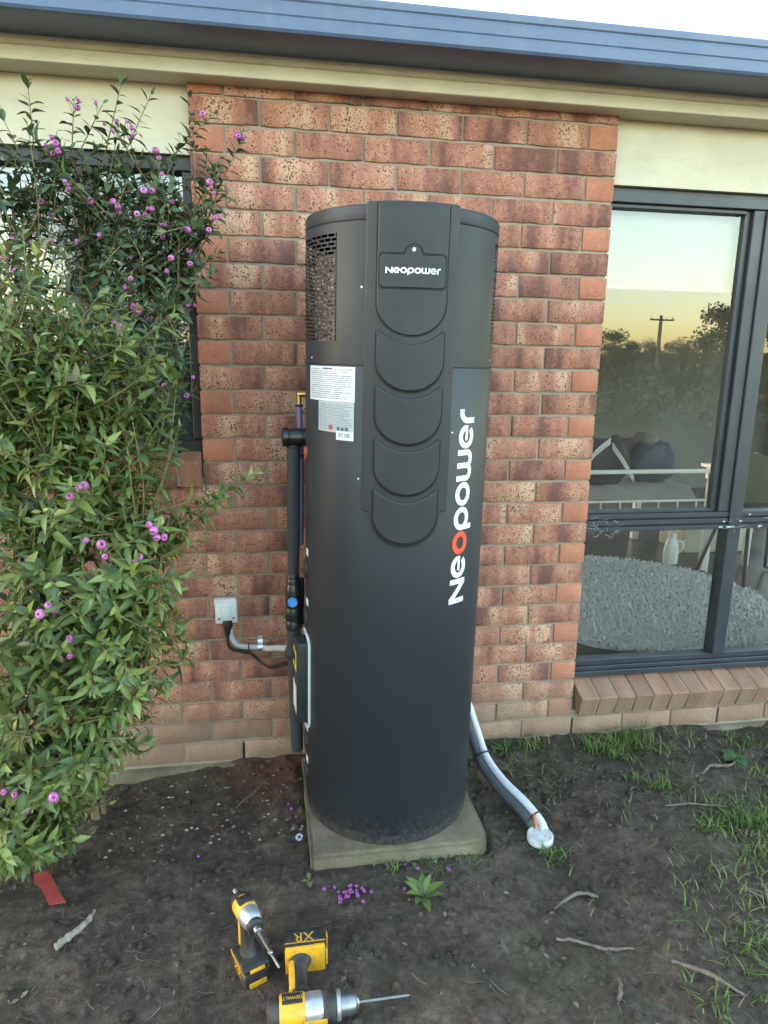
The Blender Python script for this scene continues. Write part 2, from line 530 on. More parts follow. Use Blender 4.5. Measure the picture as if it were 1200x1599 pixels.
# brick sills (rowlock bricks laid on a slope)
def sill(x0, n, zfront, tilt, name_lbl):
    bed = MB().box((min(x0, x0+0.086*n)+0.004, 0.0, zfront-0.075), (max(x0, x0+0.086*n)-0.004, 0.10, zfront-0.012))
    part = bed.build('window_sill', M_MORTAR, house, None)
    mes = []
    for s in range(4):
        q = MB().rbox((-0.038, 0.0, -0.105), (0.038, 0.23, 0.0), 0.0035, seg=1)
        mes.append(mdata('sill_brick', [(v.x+rnd.uniform(-.0008, .0008), v.y, v.z+rnd.uniform(-.0008, .0008)) for v in q.v], q.f, M_SILL, 40))
    for i in range(n):
        o = bpy.data.objects.new('sill_brick', mes[i % 4])
        COL.objects.link(o); attach(o, part)
        o.location = (x0 + 0.086*(i+0.5), -0.050 + rnd.uniform(-0.003, 0.003), zfront + rnd.uniform(-0.002, 0.002))
        o.rotation_euler = (R(tilt)+rnd.uniform(-.01, .01), rnd.uniform(-.01, .01), rnd.uniform(-.008, .008))
    # mortar between
    mm = MB()
    mm.box((x0+0.01, 0.004, -0.098), (x0+0.086*n-0.01, 0.225, -0.006))
    M3 = Matrix.Translation((0, -0.05, zfront)) @ Matrix.Rotation(R(tilt), 4, 'X')
    mm.v = [M3 @ v for v in mm.v]
    mm.build('joint_mortar', M_MORTAR, part, None)
sill(1.567, 20, 0.110, 21, '')
sill(-0.002-0.086*22, 22, 1.168, 15, '')
# lintel panels and fascia
mb = MB().box((1.552, 0.030, 2.2115), (6.0, 0.11, 2.60)); mb.build('lintel_panel', M_CREAM, house, None)
mb = MB().box((-4.0, 0.030, 2.2235), (-0.002, 0.11, 2.60)); mb.build('lintel_panel', M_CREAM, house, None)
mb = MB()
extrude_poly(mb, [(-0.070, 2.4375), (-0.0755, 2.440), (-0.0755, 2.452), (-0.070, 2.4545), (-0.070, 2.481), (-0.077, 2.484), (-0.082, 2.492), (-0.082, 2.515), (0.028, 2.515), (0.028, 2.4375)], lambda u, v, d: (d, u, v), -4.0, 6.0)
mb.build('fascia', M_CREAM, house, 20)
mb = MB()
prof = [(-0.083, 2.507), (-0.235, 2.507), (-0.247, 2.510), (-0.252, 2.518), (-0.252, 2.546), (-0.2505, 2.548), (-0.2505, 2.552), (-0.253, 2.556), (-0.253, 2.585), (-0.2515, 2.588), (-0.2515, 2.592), (-0.255, 2.597), (-0.256, 2.612), (-0.250, 2.620), (-0.240, 2.620), (-0.236, 2.612), (-0.236, 2.530), (-0.083, 2.530)]
extrude_poly(mb, prof, lambda u, v, d: (d, u, v), -4.0, 6.0)
mb.build('gutter', M_GUT, house, 20)
mb = MB()
for i in range(40):           # corrugated sheet roof rising behind the gutter
    x0 = -4.0 + i*0.25
    mb.add([(x0, -0.17, 2.56), (x0+0.19, -0.17, 2.56), (x0+0.21, -0.17, 2.585), (x0+0.23, -0.17, 2.585), (x0+0.25, -0.17, 2.56),
            (x0, 5.0, 3.45), (x0+0.19, 5.0, 3.45), (x0+0.21, 5.0, 3.475), (x0+0.23, 5.0, 3.475), (x0+0.25, 5.0, 3.45)],
           [(0, 1, 6, 5), (1, 2, 7, 6), (2, 3, 8, 7), (3, 4, 9, 8)])
mb.build('roof', M_GUT, house, 20)
# ---- right window
def bar(a, b, r=0.003): return MB().rbox(a, b, r, seg=1)
win = MB().rbox((1.52, 0.055, 2.157), (5.2, 0.125, 2.2105), 0.003, seg=1)
win.rbox((1.52, 0.048, 0.165), (5.2, 0.125, 0.190), 0.003, seg=1).rbox((1.52, 0.058, 0.1905), (5.2, 0.12, 0.210), 0.003, seg=1).rbox((1.52, 0.068, 0.2105), (5.2, 0.12, 0.238), 0.003, seg=1)
win.box((1.50, 0.056, 0.17), (1.566, 0.124, 2.2))
frame = win.build('window', M_FRAME, house)
m1 = bar((2.247, 0.050, 0.2385), (2.309, 0.122, 2.1565)); m1.build('mullion', M_FRAME, frame)
m1 = bar((3.60, 0.050, 0.2385), (3.66, 0.122, 2.1565)); m1.build('mullion', M_FRAME, frame)
tr = MB()
for (a, b, y) in ((0.836, 0.856, 0.052), (0.8565, 0.862, 0.064), (0.8625, 0.884, 0.056), (0.8845, 0.890, 0.066), (0.8905, 0.912, 0.058)):
    tr.rbox((1.5665, y, a), (2.2465, 0.118, b), 0.002, seg=1); tr.rbox((2.3095, y, a), (3.5995, 0.118, b), 0.002, seg=1); tr.rbox((3.6605, y, a), (5.2, 0.118, b), 0.002, seg=1)
tr.build('transom', M_FRAME, frame)
ss = MB().rbox((2.196, 0.062, 0.9125), (2.2465, 0.116, 2.1565), 0.003, seg=1).rbox((2.170, 0.082, 0.9125), (2.1955, 0.116, 2.1565), 0.003, seg=1)
ss.rbox((1.567, 0.072, 2.140), (2.1695, 0.116, 2.1565), 0.003, seg=1).rbox((1.567, 0.075, 0.9125), (2.1695, 0.116, 0.925), 0.002, seg=1)
ss.build('sash', M_FRAME, frame)
def pane(x0, z0, x1, z1, y, mat, par):
    return MB().box((x0, y, z0), (x1, y+0.0001, z1)) if False else obj('pane', mdata('pane', [(x0, y, z0), (x1, y, z0), (x1, y, z1), (x0, y, z1)], [(0, 1, 2, 3)], mat, None), par)
pane(1.56, 0.92, 2.175, 2.15, 0.098, M_GLASS, frame)
pane(1.56, 0.23, 2.25, 0.84, 0.094, M_GLASS, frame)
pane(2.305, 0.905, 3.605, 2.16, 0.094, M_GLASS, frame)
pane(2.305, 0.23, 3.605, 0.84, 0.0945, M_GLASS, frame)
pane(3.655, 0.905, 5.2, 2.16, 0.094, M_GLASS, frame)
pane(3.655, 0.23, 5.2, 0.84, 0.0945, M_GLASS, frame)
# cobweb wisps and paint flecks along the transom
mb = MB()
for i in range(46):
    x = rnd.choice([rnd.uniform(1.58, 1.72), rnd.uniform(2.15, 2.6)]); z = rnd.uniform(0.825, 0.90)
    p = Vector((x, 0.047, z)); q = p + Vector((rnd.uniform(-.05, .05), rnd.uniform(-0.004, 0.002), rnd.uniform(-.02, .016)))
    mb.tube([p, (p+q)/2 + Vector((0, -0.003, rnd.uniform(-.006, .004))), q], rnd.uniform(0.0003, 0.0007), 3)
for i in range(9):
    x = rnd.uniform(2.15, 2.5); z = rnd.choice([0.871, 0.846, 0.900])
    mb.rbox((x, 0.0485, z-0.003), (x+rnd.uniform(.006, .02), 0.0508, z+0.003), 0.0008, seg=1)
tag(mb.build('cobweb', simple('cobweb_grey', (0.55, 0.56, 0.56), 0.9), frame), kind='stuff')
# ---- left window (bathroom) with obscure glass
lw = MB().rbox((-2.0, 0.050, 2.175), (0.012, 0.12, 2.2225), 0.003, seg=1)
lw.rbox((-2.0, 0.045, 1.190), (0.012, 0.12, 1.2395), 0.003, seg=1)
lw.rbox((-0.036, 0.052, 1.240), (0.012, 0.118, 2.1745), 0.003, seg=1).rbox((-2.0, 0.052, 1.240), (-1.955, 0.118, 2.1745), 0.003, seg=1)
lwf = lw.build('window', M_BLACKF, house)
bar((-0.392, 0.050, 1.2402), (-0.332, 0.116, 2.1743)).build('mullion', M_BLACKF, lwf)
bar((-1.16, 0.050, 1.2402), (-1.10, 0.116, 2.1743)).build('mullion', M_BLACKF, lwf)
pane(-0.34, 1.235, -0.03, 2.18, 0.090, M_OBSC, lwf)
pane(-1.11, 1.235, -0.385, 2.18, 0.090, M_OBSC, lwf)
pane(-1.96, 1.235, -1.15, 2.18, 0.090, M_OBSC, lwf)

# ------------------------------------------------------------------ rooms behind the glass (setting)
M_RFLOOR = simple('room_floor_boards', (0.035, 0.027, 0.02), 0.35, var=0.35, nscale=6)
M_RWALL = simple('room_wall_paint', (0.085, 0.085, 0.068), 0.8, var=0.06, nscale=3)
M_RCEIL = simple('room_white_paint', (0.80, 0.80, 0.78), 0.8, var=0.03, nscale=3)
def sheet(name, v, mat):
    o = obj(name, mdata(name, v, [(0, 1, 2, 3)], mat, None)); tag(o, kind='structure'); return o
FZ = 0.150
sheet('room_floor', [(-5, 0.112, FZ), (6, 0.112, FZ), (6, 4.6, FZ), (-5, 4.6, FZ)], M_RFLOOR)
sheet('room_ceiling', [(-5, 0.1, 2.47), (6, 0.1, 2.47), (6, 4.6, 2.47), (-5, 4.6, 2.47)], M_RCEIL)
# back wall with an invented opening, unseen behind the pier, to light the rug
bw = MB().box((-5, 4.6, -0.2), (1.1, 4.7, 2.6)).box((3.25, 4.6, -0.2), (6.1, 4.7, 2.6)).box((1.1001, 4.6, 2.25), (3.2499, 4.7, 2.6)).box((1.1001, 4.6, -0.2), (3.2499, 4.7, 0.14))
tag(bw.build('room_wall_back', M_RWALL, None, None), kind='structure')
# right side wall with an added unseen opening that brightens the rug with daylight
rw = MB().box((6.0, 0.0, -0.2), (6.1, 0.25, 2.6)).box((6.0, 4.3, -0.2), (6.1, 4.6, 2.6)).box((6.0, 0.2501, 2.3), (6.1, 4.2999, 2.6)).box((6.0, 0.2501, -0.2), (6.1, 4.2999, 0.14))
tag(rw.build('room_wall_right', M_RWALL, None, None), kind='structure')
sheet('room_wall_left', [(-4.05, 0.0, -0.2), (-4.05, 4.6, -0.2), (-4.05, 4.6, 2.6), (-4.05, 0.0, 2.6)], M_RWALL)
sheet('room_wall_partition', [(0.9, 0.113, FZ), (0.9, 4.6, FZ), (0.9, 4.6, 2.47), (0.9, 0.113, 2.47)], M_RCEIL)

# ------------------------------------------------------------------ things inside the right-hand room
M_WHITE = simple('white_enamel', (0.72, 0.72, 0.70), 0.4, var=0.05, nscale=12)
M_BLIND = simple('blind_fabric', (0.60, 0.60, 0.56), 0.85, var=0.05, nscale=5, bmp=0.2, bscale=200)
for (x0, x1, lab) in ((1.585, 2.245, 'pale roller blind half drawn behind the left pane of the big window'), (2.31, 3.60, 'pale roller blind half drawn behind the right-hand pane, cut by the photo edge')):
    t = root('roller_blind', lab, 'blind', (x0, 0.15, 2.2), 'roller blinds in the big window')
    mb = MB(); n = 14
    for i in range(n+1):
        for j in range(2):
            x = x0 + (x1-x0)*i/n
            mb.v.append(Vector((x, 0.152 + 0.003*math.sin(i*1.3) + j*0.002, 1.858 if j == 0 else 2.19)))
    mb.f = [(2*i, 2*i+2, 2*i+3, 2*i+1) for i in range(n)]
    mb.build('fabric', M_BLIND, t)
    MB().rbox((x0, 0.144, 1.846), (x1, 0.162, 1.8575), 0.003).build('bottom_bar', M_WHITE, t)
FL = FZ
# rug
M_RUG = simple('rug_wool', (0.84, 0.89, 0.96), 0.95, var=0.14, nscale=45)
rug = root('rug', 'round fluffy white shag rug on the floor inside the window', 'rug', (2.35, 1.05, FL))
mb = MB(); nb = 48
ring = [(2.35+(0.82+0.015*math.sin(5*a)+0.012*math.sin(11*a+1))*math.cos(a), 1.05+(0.82+0.015*math.sin(5*a)+0.012*math.sin(11*a+1))*math.sin(a)) for a in [2*math.pi*i/nb for i in range(nb)]]
extrude_poly(mb, ring, lambda u, v, d: (u, v, d), FL+0.018, FL+0.002)
mb.build('backing', M_RUG, rug)
mb = MB(); rr = random.Random(3)
for i in range(15000):
    a = rr.uniform(0, 2*math.pi); q = 0.84*math.sqrt(rr.random())
    x = 2.35+q*math.cos(a); y = 1.05+q*math.sin(a)
    b = rr.uniform(0, 6.28); l = rr.uniform(0.012, 0.032); w = rr.uniform(0.004, 0.008)
    dx, dy = math.cos(b), math.sin(b)
    z = FL+0.016
    hh = rr.uniform(0.005, 0.026)
    p = [Vector((x-dy*w, y+dx*w, z)), Vector((x+dy*w, y-dx*w, z)), Vector((x+dx*l+dy*w*.6, y+dy*l-dx*w*.6, z+hh)), Vector((x+dx*l-dy*w*.6, y+dy*l+dx*w*.6, z+hh)), Vector((x+dx*l*1.8, y+dy*l*1.8, z+hh*.7))]
    mb.add(p, [(0, 1, 2, 3), (3, 2, 4)])
pl = mb.build('pile', M_RUG, rug, 180); tag(pl, kind='stuff')
# bed
bed = root('daybed', 'white framed daybed with slim rails seen through the window', 'bed', (2.4, 1.95, FL))
for (x, y) in ((3.155, 1.48), (3.155, 2.40), (1.30, 1.48), (1.30, 2.40)):
    MB().rbox((x, y, FL), (x+0.052, y+0.05, 0.872), 0.006).build('leg', M_WHITE, bed)
for y in (1.492, 2.412):
    MB().rbox((1.354, y, 0.845), (3.153, y+0.026, 0.872), 0.005).build('rail', M_WHITE, bed)
    MB().rbox((1.354, y+0.004, 0.652), (3.153, y+0.020, 0.668), 0.004).build('rail', M_WHITE, bed)
    MB().rbox((1.354, y+0.002, 0.500), (3.153, y+0.024, 0.535), 0.004).build('rail', M_WHITE, bed)
for i in range(13):
    x = 1.42 + i*0.138
    MB().tube([(x, 1.504, 0.536), (x, 1.504, 0.651)], 0.006, 8).build('spindle', M_WHITE, bed)
mb = MB()
n, mm_ = 28, 12
for j in range(mm_+1):
    for i in range(n+1):
        x = 1.36+1.78*i/n; y = 1.53+0.86*j/mm_
        e = min(1, min(i, n-i, j, mm_-j)/1.5)
        z = 0.66 + 0.09*e**0.5 + 0.022*noise.noise(Vector((x*6, y*6, 0)))
        mb.v.append(Vector((x, y, z)))
mb.f = [(j*(n+1)+i, j*(n+1)+i+1, (j+1)*(n+1)+i+1, (j+1)*(n+1)+i) for j in range(mm_) for i in range(n)]
mb.build('mattress', simple('quilt_cotton', (0.30, 0.285, 0.285), 0.9, var=0.1, nscale=8), bed, 180)
# bag with pale straps, cushions
def blob(c, rx, ry, rz, seed, amp=0.12, flat=0.7, n=20, m=12):
    mb = MB(); v = []; f = []
    for j in range(m+1):
        ph = -math.pi/2 + math.pi*j/m
        for i in range(n):
            a = 2*math.pi*i/n
            d = Vector((math.cos(a)*math.cos(ph), math.sin(a)*math.cos(ph), math.sin(ph)))
            k = 1 + amp*noise.noise(d*1.7 + Vector((seed, 0, 0))) + amp*0.5*noise.noise(d*4 + Vector((seed, 3, 0)))
            s = [math.copysign(abs(t)**flat, t) for t in d]
            v.append((c[0]+rx*s[0]*k, c[1]+ry*s[1]*k, c[2]+rz*s[2]*k))
    for j in range(m):
        for i in range(n):
            k = (i+1) % n
            f.append((j*n+i, j*n+k, (j+1)*n+k, (j+1)*n+i))
    return mb.add(v, f)
bag = root('tote_bag', 'black bag with pale straps lying on the daybed', 'bag', (2.46, 1.72, 0.75))
blob((2.46, 1.74, 0.89), 0.21, 0.11, 0.17, 2).build('body', simple('black_canvas', (0.010, 0.010, 0.013), 0.8), bag, 180)
M_STRAP = simple('pale_webbing', (0.55, 0.54, 0.55), 0.8)
for pts in ([(2.29, 1.60, 0.86), (2.36, 1.585, 0.97), (2.47, 1.60, 1.05)], [(2.485, 1.60, 1.02), (2.56, 1.585, 0.92), (2.66, 1.60, 0.79)]):
    mb = MB()
    P, _ = catmull([Vector(p) for p in pts], 0, 5)
    v = []
    for p in P: v += [p+Vector((0.0, 0, 0.022)), p+Vector((0.0, 0, -0.022)), p+Vector((0, .006, -0.022)), p+Vector((0, .006, 0.022))]
    f = []
    for i in range(len(P)-1):
        for k in range(4): f.append((4*i+k, 4*i+(k+1) % 4, 4*i+4+(k+1) % 4, 4*i+4+k))
    mb.add(v, f).build('strap', M_STRAP, bag)
tag(blob((2.90, 1.80, 0.875), 0.16, 0.11, 0.145, 5, 0.3, 0.85).build('cushion', simple('denim_blue', (0.06, 0.075, 0.115), 0.9), None, 180), 'dusty blue rounded cushion propped on the daybed beside the black bag', 'cushion')
tag(blob((2.72, 1.92, 0.93), 0.14, 0.09, 0.12, 9, 0.4, 0.9).build('cushion', simple('brown_plush', (0.07, 0.045, 0.035), 0.95), None, 180), 'small dark brown plush cushion behind the blue one', 'cushion')
tag(blob((3.03, 2.15, 0.90), 0.13, 0.10, 0.14, 12, 0.3, 0.85).build('cushion', simple('beige_linen', (0.14, 0.13, 0.115), 0.95), None, 180), 'beige cushion at the far end of the daybed', 'cushion')
# white bottle with handle
jug = root('detergent_bottle', 'white plastic bottle with a looped handle standing on the floor under the daybed', 'bottle', (3.07, 1.72, FL))
mb = MB()
prof = [(0.050, 0.0), (0.054, 0.006), (0.055, 0.10), (0.052, 0.13), (0.040, 0.165), (0.026, 0.185), (0.022, 0.19), (0.022, 0.195)]
mb.lathe(prof, 20, Matrix.Translation((3.07, 1.72, FL)) @ Matrix.Diagonal((1.0, 0.7, 1, 1)))
M_PLASW = simple('white_plastic', (0.74, 0.75, 0.76), 0.35, var=0.04)
mb.build('body', M_PLASW, jug)
MB().lathe([(0.024, 0.195), (0.024, 0.222), (0.020, 0.226)], 16, Matrix.Translation((3.07, 1.72, FL))).build('cap', M_PLASW, jug)
MB().tube([(3.10, 1.70, FL+0.175), (3.135, 1.69, FL+0.16), (3.14, 1.69, FL+0.12), (3.118, 1.70, FL+0.085)], 0.008, 8, smooth=4).build('handle', M_PLASW, jug)
MB().tube([(3.13, 1.70, FL+0.17), (3.17, 1.69, FL+0.185), (3.21, 1.69, FL+0.20)], [0.012, 0.010, 0.007], 8, smooth=3).build('spout', simple('frosted_plastic', (0.5, 0.52, 0.52), 0.3), jug)
# black tube chair with olive cover
ch = root('chair', 'black tube framed chair with an olive back cover beside the rug', 'chair', (3.45, 1.35, FL))
for (a, b) in (((3.17, 1.07), (3.25, 1.20)), ((3.12, 1.48), (3.22, 1.42)), ((3.66, 1.10), (3.58, 1.20)), ((3.66, 1.50), (3.58, 1.42))):
    MB().tube([(a[0]+0.05, a[1]-0.02, FL+0.012), (a[0], a[1], FL+0.02), (b[0], b[1], FL+0.44)], 0.012, 8).build('leg', M_RUBBER, ch)
MB().rbox((3.20, 1.14, FL+0.44), (3.62, 1.50, FL+0.485), 0.015).build('seat', M_RUBBER, ch)
M_OLIVE = simple('olive_cloth', (0.075, 0.08, 0.04), 0.9)
mb = MB(); P = []
for i in range(13):
    a = math.pi*i/12
    P.append((3.43-0.20*math.cos(a), FL+0.60+0.23*math.sin(a)**0.6))
P = [(3.23, FL+0.49)] + P + [(3.63, FL+0.49)]
extrude_poly(mb, P, lambda u, v, d: (u, d, v), 1.46, 1.50)
mb.build('backrest', M_OLIVE, ch)
tag(MB().rbox((3.32, 1.95, FL), (3.85, 2.30, FL+0.24), 0.02).rbox((3.31, 1.94, FL+0.2405), (3.86, 2.31, FL+0.268), 0.01).build('storage_box', simple('cream_plastic', (0.42, 0.40, 0.33), 0.6), None), 'low cream storage box with a lid behind the tube chair', 'box')
tb = root('side_table', 'white side table carrying small bottles at the right photo edge', 'table', (3.95, 1.85, FL))
MB().rbox((3.52, 1.55, 0.790), (4.45, 2.15, 0.815), 0.005).build('tabletop', M_WHITE, tb)
MB().rbox((3.55, 1.58, 0.70), (4.42, 2.12, 0.789), 0.004).build('apron', M_WHITE, tb)
for (x, y) in ((3.56, 1.59), (4.37, 1.59), (3.56, 2.07), (4.37, 2.07)):
    MB().rbox((x, y, FL), (x+0.04, y+0.04, 0.699), 0.004).build('leg', M_WHITE, tb)
def bottle(x, y, h, r, mcol, ccol, lab):
    t = root('bottle', lab, 'bottle', (x, y, 0.8155), 'bottles on the white side table')
    Mx = Matrix.Translation((x, y, 0.8155))
    MB().lathe([(r*.95, 0), (r, 0.004), (r, h*.62), (r*.6, h*.72), (r*.55, h*.75)], 14, Mx).build('body', mcol, t)
    MB().lathe([(r*.6, h*.751), (r*.6, h*.98), (r*.5, h)], 12, Mx).build('cap', ccol, t)
M_OR = simple('orange_plastic', (0.55, 0.20, 0.05), 0.4); M_TEAL = simple('teal_plastic', (0.05, 0.22, 0.26), 0.4)
bottle(3.57, 1.62, 0.15, 0.022, M_WHITE, M_OR, 'slim white bottle with an orange cap on the side table')
bottle(3.69, 1.63, 0.16, 0.018, simple('clear_grey', (0.4, 0.4, 0.4), 0.2), M_WHITE, 'slim grey bottle between the orange capped and teal ones')
bottle(3.79, 1.66, 0.17, 0.038, M_TEAL, M_TEAL, 'squat teal bottle on the side table')

# ------------------------------------------------------------------ hot water heat pump tank
TR = 0.298
TX, TY, TZ = 0.6505, -0.362, -0.035
TILT = R(0.50)
M_TANK = simple('black_powder_coat', (0.0165, 0.0200, 0.0260), 0.52, var=0.10, nscale=3.0, bmp=0.10, bdist=0.0004, bscale=900, spec=0.36)
M_PLAS = simple('black_moulded_plastic', (0.0190, 0.0212, 0.0245), 0.53, var=0.14, nscale=14.0, bmp=0.16, bdist=0.0004, bscale=1100, spec=0.42)
add_grime(M_TANK, (0.060, 0.056, 0.050), (1.6, 1.6, 0.5), 0.60, 0.85, 0.22)     # faint dusty smears
def splash(m):                                                              # soil splashed up the foot of the tank
    nt = m.node_tree; b = nt.nodes['Principled BSDF']; src = b.inputs['Base Color'].links[0].from_socket
    v = coords(nt, 'Object'); sp = nd(nt, 'ShaderNodeSeparateXYZ'); nt.links.new(v, sp.inputs[0])
    n = tex(nt, 'noise', v, 55.0, 6, 0.75)
    f = math_(nt, 'SUBTRACT', math_(nt, 'MULTIPLY', n, 1.6), math_(nt, 'MULTIPLY', sp.outputs[2], 2.6))
    nt.links.new(mix(nt, ramp(nt, f, [(0.62, 0.0), (0.85, 0.55)]), src, (0.085, 0.068, 0.05)), b.inputs['Base Color'])
splash(M_TANK)
M_DEEPBLK = simple('deep_black', (0.004, 0.004, 0.004), 0.8)  # plain black; on the front panel it stands in for shade
M_LETT = simple('white_lettering', (0.66, 0.69, 0.73), 0.45, var=0.03)
M_RED = simple('red_lettering', (0.72, 0.075, 0.03), 0.45, var=0.04)
tank = root('hot_water_tank', 'tall black cylindrical heat pump water tank on the concrete slab', 'water tank')
tank.location = (TX, TY, TZ); tank.rotation_euler = (R(0.7), TILT, 0)
WM[tank.name] = Matrix()                      # tank parts are modelled in the tank's own frame
def lz(z): return z - TZ
def cyl(th, z, r): return Vector((r*math.sin(th), -r*math.cos(th), lz(z)))
def tpart(mb, name, mat, par=None, sharp=35):
    o = mb.build(name, mat, par or tank, sharp)
    return o
def ring_lathe(prof, n=96):
    return MB().lathe([(r, lz(z)) for r, z in prof], n)
tpart(ring_lathe([(TR-0.006, -0.035), (TR-0.004, -0.030), (TR-0.004, 0.004)]), 'base_ring', M_TANK)
tpart(ring_lathe([(TR-0.002, 0.005), (TR, 0.008), (TR, 1.525), (TR-0.001, 1.5265)]), 'body', M_TANK)
# upper shell with grille openings
def inopen(th, z):
    d = math.degrees(th)
    return 1.592 < z < 1.888 and (-132 < d < -48.5 or 57 < d < 140)
shell = MB(); nt_ = 180
zl = [1.5285, 1.592, 1.888, 1.913]
th_ = [-math.pi + 2*math.pi*i/nt_ for i in range(nt_+1)]
for i in range(nt_):
    for j in range(3):
        mid = (th_[i]+th_[i+1])/2; zm = (zl[j]+zl[j+1])/2
        if inopen(mid, zm): continue
        shell.add([cyl(th_[i], zl[j], TR), cyl(th_[i+1], zl[j], TR), cyl(th_[i+1], zl[j+1], TR), cyl(th_[i], zl[j+1], TR)], [(0, 1, 2, 3)])
bmx = bmesh.new(); mt = bpy.data.meshes.new('t'); mt.from_pydata([tuple(v) for v in shell.v], [], shell.f); bmx.from_mesh(mt)
bmesh.ops.remove_doubles(bmx, verts=bmx.verts, dist=1e-5)
sh = MB().bm(bmx); up_shell = tpart(sh, 'upper_shell', M_TANK)
tpart(ring_lathe([(TR-0.003, 1.5267), (TR-0.0025, 1.5283)]), 'seam', M_DEEPBLK)
gr = MB()
def gbar(t0, t1, z0, z1, r0=TR-0.0018, r1=TR-0.0002, n=None):
    n = n or max(1, int(abs(t1-t0)/R(3)))
    for i in range(n):
        a = t0+(t1-t0)*i/n; b = t0+(t1-t0)*(i+1)/n
        gr.add([cyl(a, z0, r1), cyl(b, z0, r1), cyl(b, z1, r1), cyl(a, z1, r1), cyl(a, z0, r0), cyl(b, z0, r0), cyl(b, z1, r0), cyl(a, z1, r0)],
               [(0, 1, 2, 3), (0, 4, 5, 1), (3, 2, 6, 7), (4, 7, 6, 5)])
for (d0, d1) in ((-132, -48.5), (57, 140)):
    rows = 25; pz = (1.888-1.592)/rows
    for k in range(rows+1):
        zc = 1.592 + k*pz
        gbar(R(d0), R(d1), zc-0.0021, zc+0.0021)
        if k < rows:
            st = d0 + (3.1 if k % 2 else 0.2)
            while st < d1:
                gbar(R(st-0.42), R(st+0.42), zc+0.0021, zc+pz-0.0021, n=1)
                st += 5.9
tpart(gr, 'grille', M_TANK, None, 20)
def coil_mat():
    m, nt, b = new_mat('condenser_fins')
    v = coords(nt, 'Object')
    n1 = tex(nt, 'noise', v, 75, 4); n2 = tex(nt, 'voronoi', v, 90)
    nt.links.new(ramp(nt, n1, [(0.34, (0.03, 0.02, 0.018)), (0.5, (0.26, 0.18, 0.155)), (0.66, (0.62, 0.48, 0.43))]), b.inputs['Base Color'])  # pinkish reflections on the aluminium fins are put into this colour
    b.inputs['Roughness'].default_value = 0.4; b.inputs['Metallic'].default_value = 0.35
    bump(nt, b, n2, 0.9, 0.01)
    return m
M_COIL = coil_mat()
for base_a in (-150, 52):
    co = MB(); nn = 40
    for i in range(nn):
        a = R(base_a + 95*i/nn); b = R(base_a + 95*(i+1)/nn)
        r0 = TR-0.030
        co.add([cyl(a, 1.56, r0), cyl(b, 1.56, r0), cyl(b, 1.835, r0), cyl(a, 1.835, r0)], [(0, 1, 2, 3)])
    bq = bmesh.new(); mq = bpy.data.meshes.new('t2'); mq.from_pydata([tuple(v) for v in co.v], [], co.f); bq.from_mesh(mq)
    bmesh.ops.remove_doubles(bq, verts=bq.verts, dist=1e-5)
    tpart(MB().bm(bq), 'condenser', M_COIL, None, 60)
tpart(ring_lathe([(TR-0.08, 1.54), (TR-0.08, 1.905)], 40), 'inner_core', M_DEEPBLK)
tpart(ring_lathe([(TR-0.002, 1.9135), (TR-0.002, 1.9155)]), 'cap_seam', M_DEEPBLK)
tpart(ring_lathe([(TR-0.0005, 1.9155), (TR+0.0004, 1.918), (TR+0.0004, 1.946), (TR-0.002, 1.9525), (TR-0.008, 1.956), (TR-0.02, 1.958), (0.1, 1.963), (0.02, 1.964)]), 'cap', M_TANK)
# --- wrapped relief parts
PC = R(-4.3)
def wrap(poly, d0, d1, bev, name, mat, par=None, thc=PC, inset_top=None, step=0.012, sharp=14, uv=False):
    n = len(poly)
    area = sum(poly[i][0]*poly[(i+1) % n][1]-poly[(i+1) % n][0]*poly[i][1] for i in range(n))
    if area < 0: poly = poly[::-1]
    def off(i, b):
        p0, p1, p2 = Vector(poly[i-1]), Vector(poly[i]), Vector(poly[(i+1) % n])
        e1 = (p1-p0).normalized(); e2 = (p2-p1).normalized()
        n1 = Vector((-e1.y, e1.x)); n2 = Vector((-e2.y, e2.x))
        m = (n1+n2)
        if m.length < 1e-6: m = n1
        m.normalize(); k = min(1.6, 1.0/max(0.4, m.dot(n1)))
        q = p1 + m*b*k
        return (q.x, q.y)
    bm = bmesh.new()
    loops = [[(p[0], d0, p[1]) for p in poly], [(p[0], d1-bev, p[1]) for p in poly]]
    if bev > 0:
        loops.append([(*[off(i, bev*0.35)[0]], d1-bev*0.3, off(i, bev*0.35)[1]) for i in range(n)])
        loops.append([(off(i, bev)[0], d1, off(i, bev)[1]) for i in range(n)])
    L = [[bm.verts.new(p) for p in lp] for lp in loops]
    for a, b in zip(L, L[1:]):
        for i in range(n):
            k = (i+1) % n
            bm.faces.new((a[i], a[k], b[k], b[i]))
    top = bm.faces.new(L[-1])
    bmesh.ops.triangulate(bm, faces=[top])
    lo = min(p[0] for p in poly); hi = max(p[0] for p in poly)
    s = lo + step
    while s < hi:
        bmesh.ops.bisect_plane(bm, geom=list(bm.verts)+list(bm.edges)+list(bm.faces), plane_co=(s, 0, 0), plane_no=(1, 0, 0), dist=1e-5)
        s += step
    flat = [v.co.copy() for v in bm.verts]
    for v in bm.verts:
        v.co = cyl(thc + v.co.x/TR, v.co.z, TR + v.co.y)
    bm.verts.index_update()
    vs = [v.co.copy() for v in bm.verts]; fs = [tuple(v.index for v in f.verts) for f in bm.faces]
    bm.free()
    me = mdata(name, vs, fs, mat, sharp)
    if uv:
        ul = me.uv_layers.new(name='UVMap')
        z0 = min(p[1] for p in poly); z1 = max(p[1] for p in poly)
        for l in me.loops:
            c = flat[l.vertex_index]
            ul.data[l.index].uv = ((c.x-lo)/(hi-lo), (c.z-z0)/(z1-z0))
    return obj(name, me, par or tank)
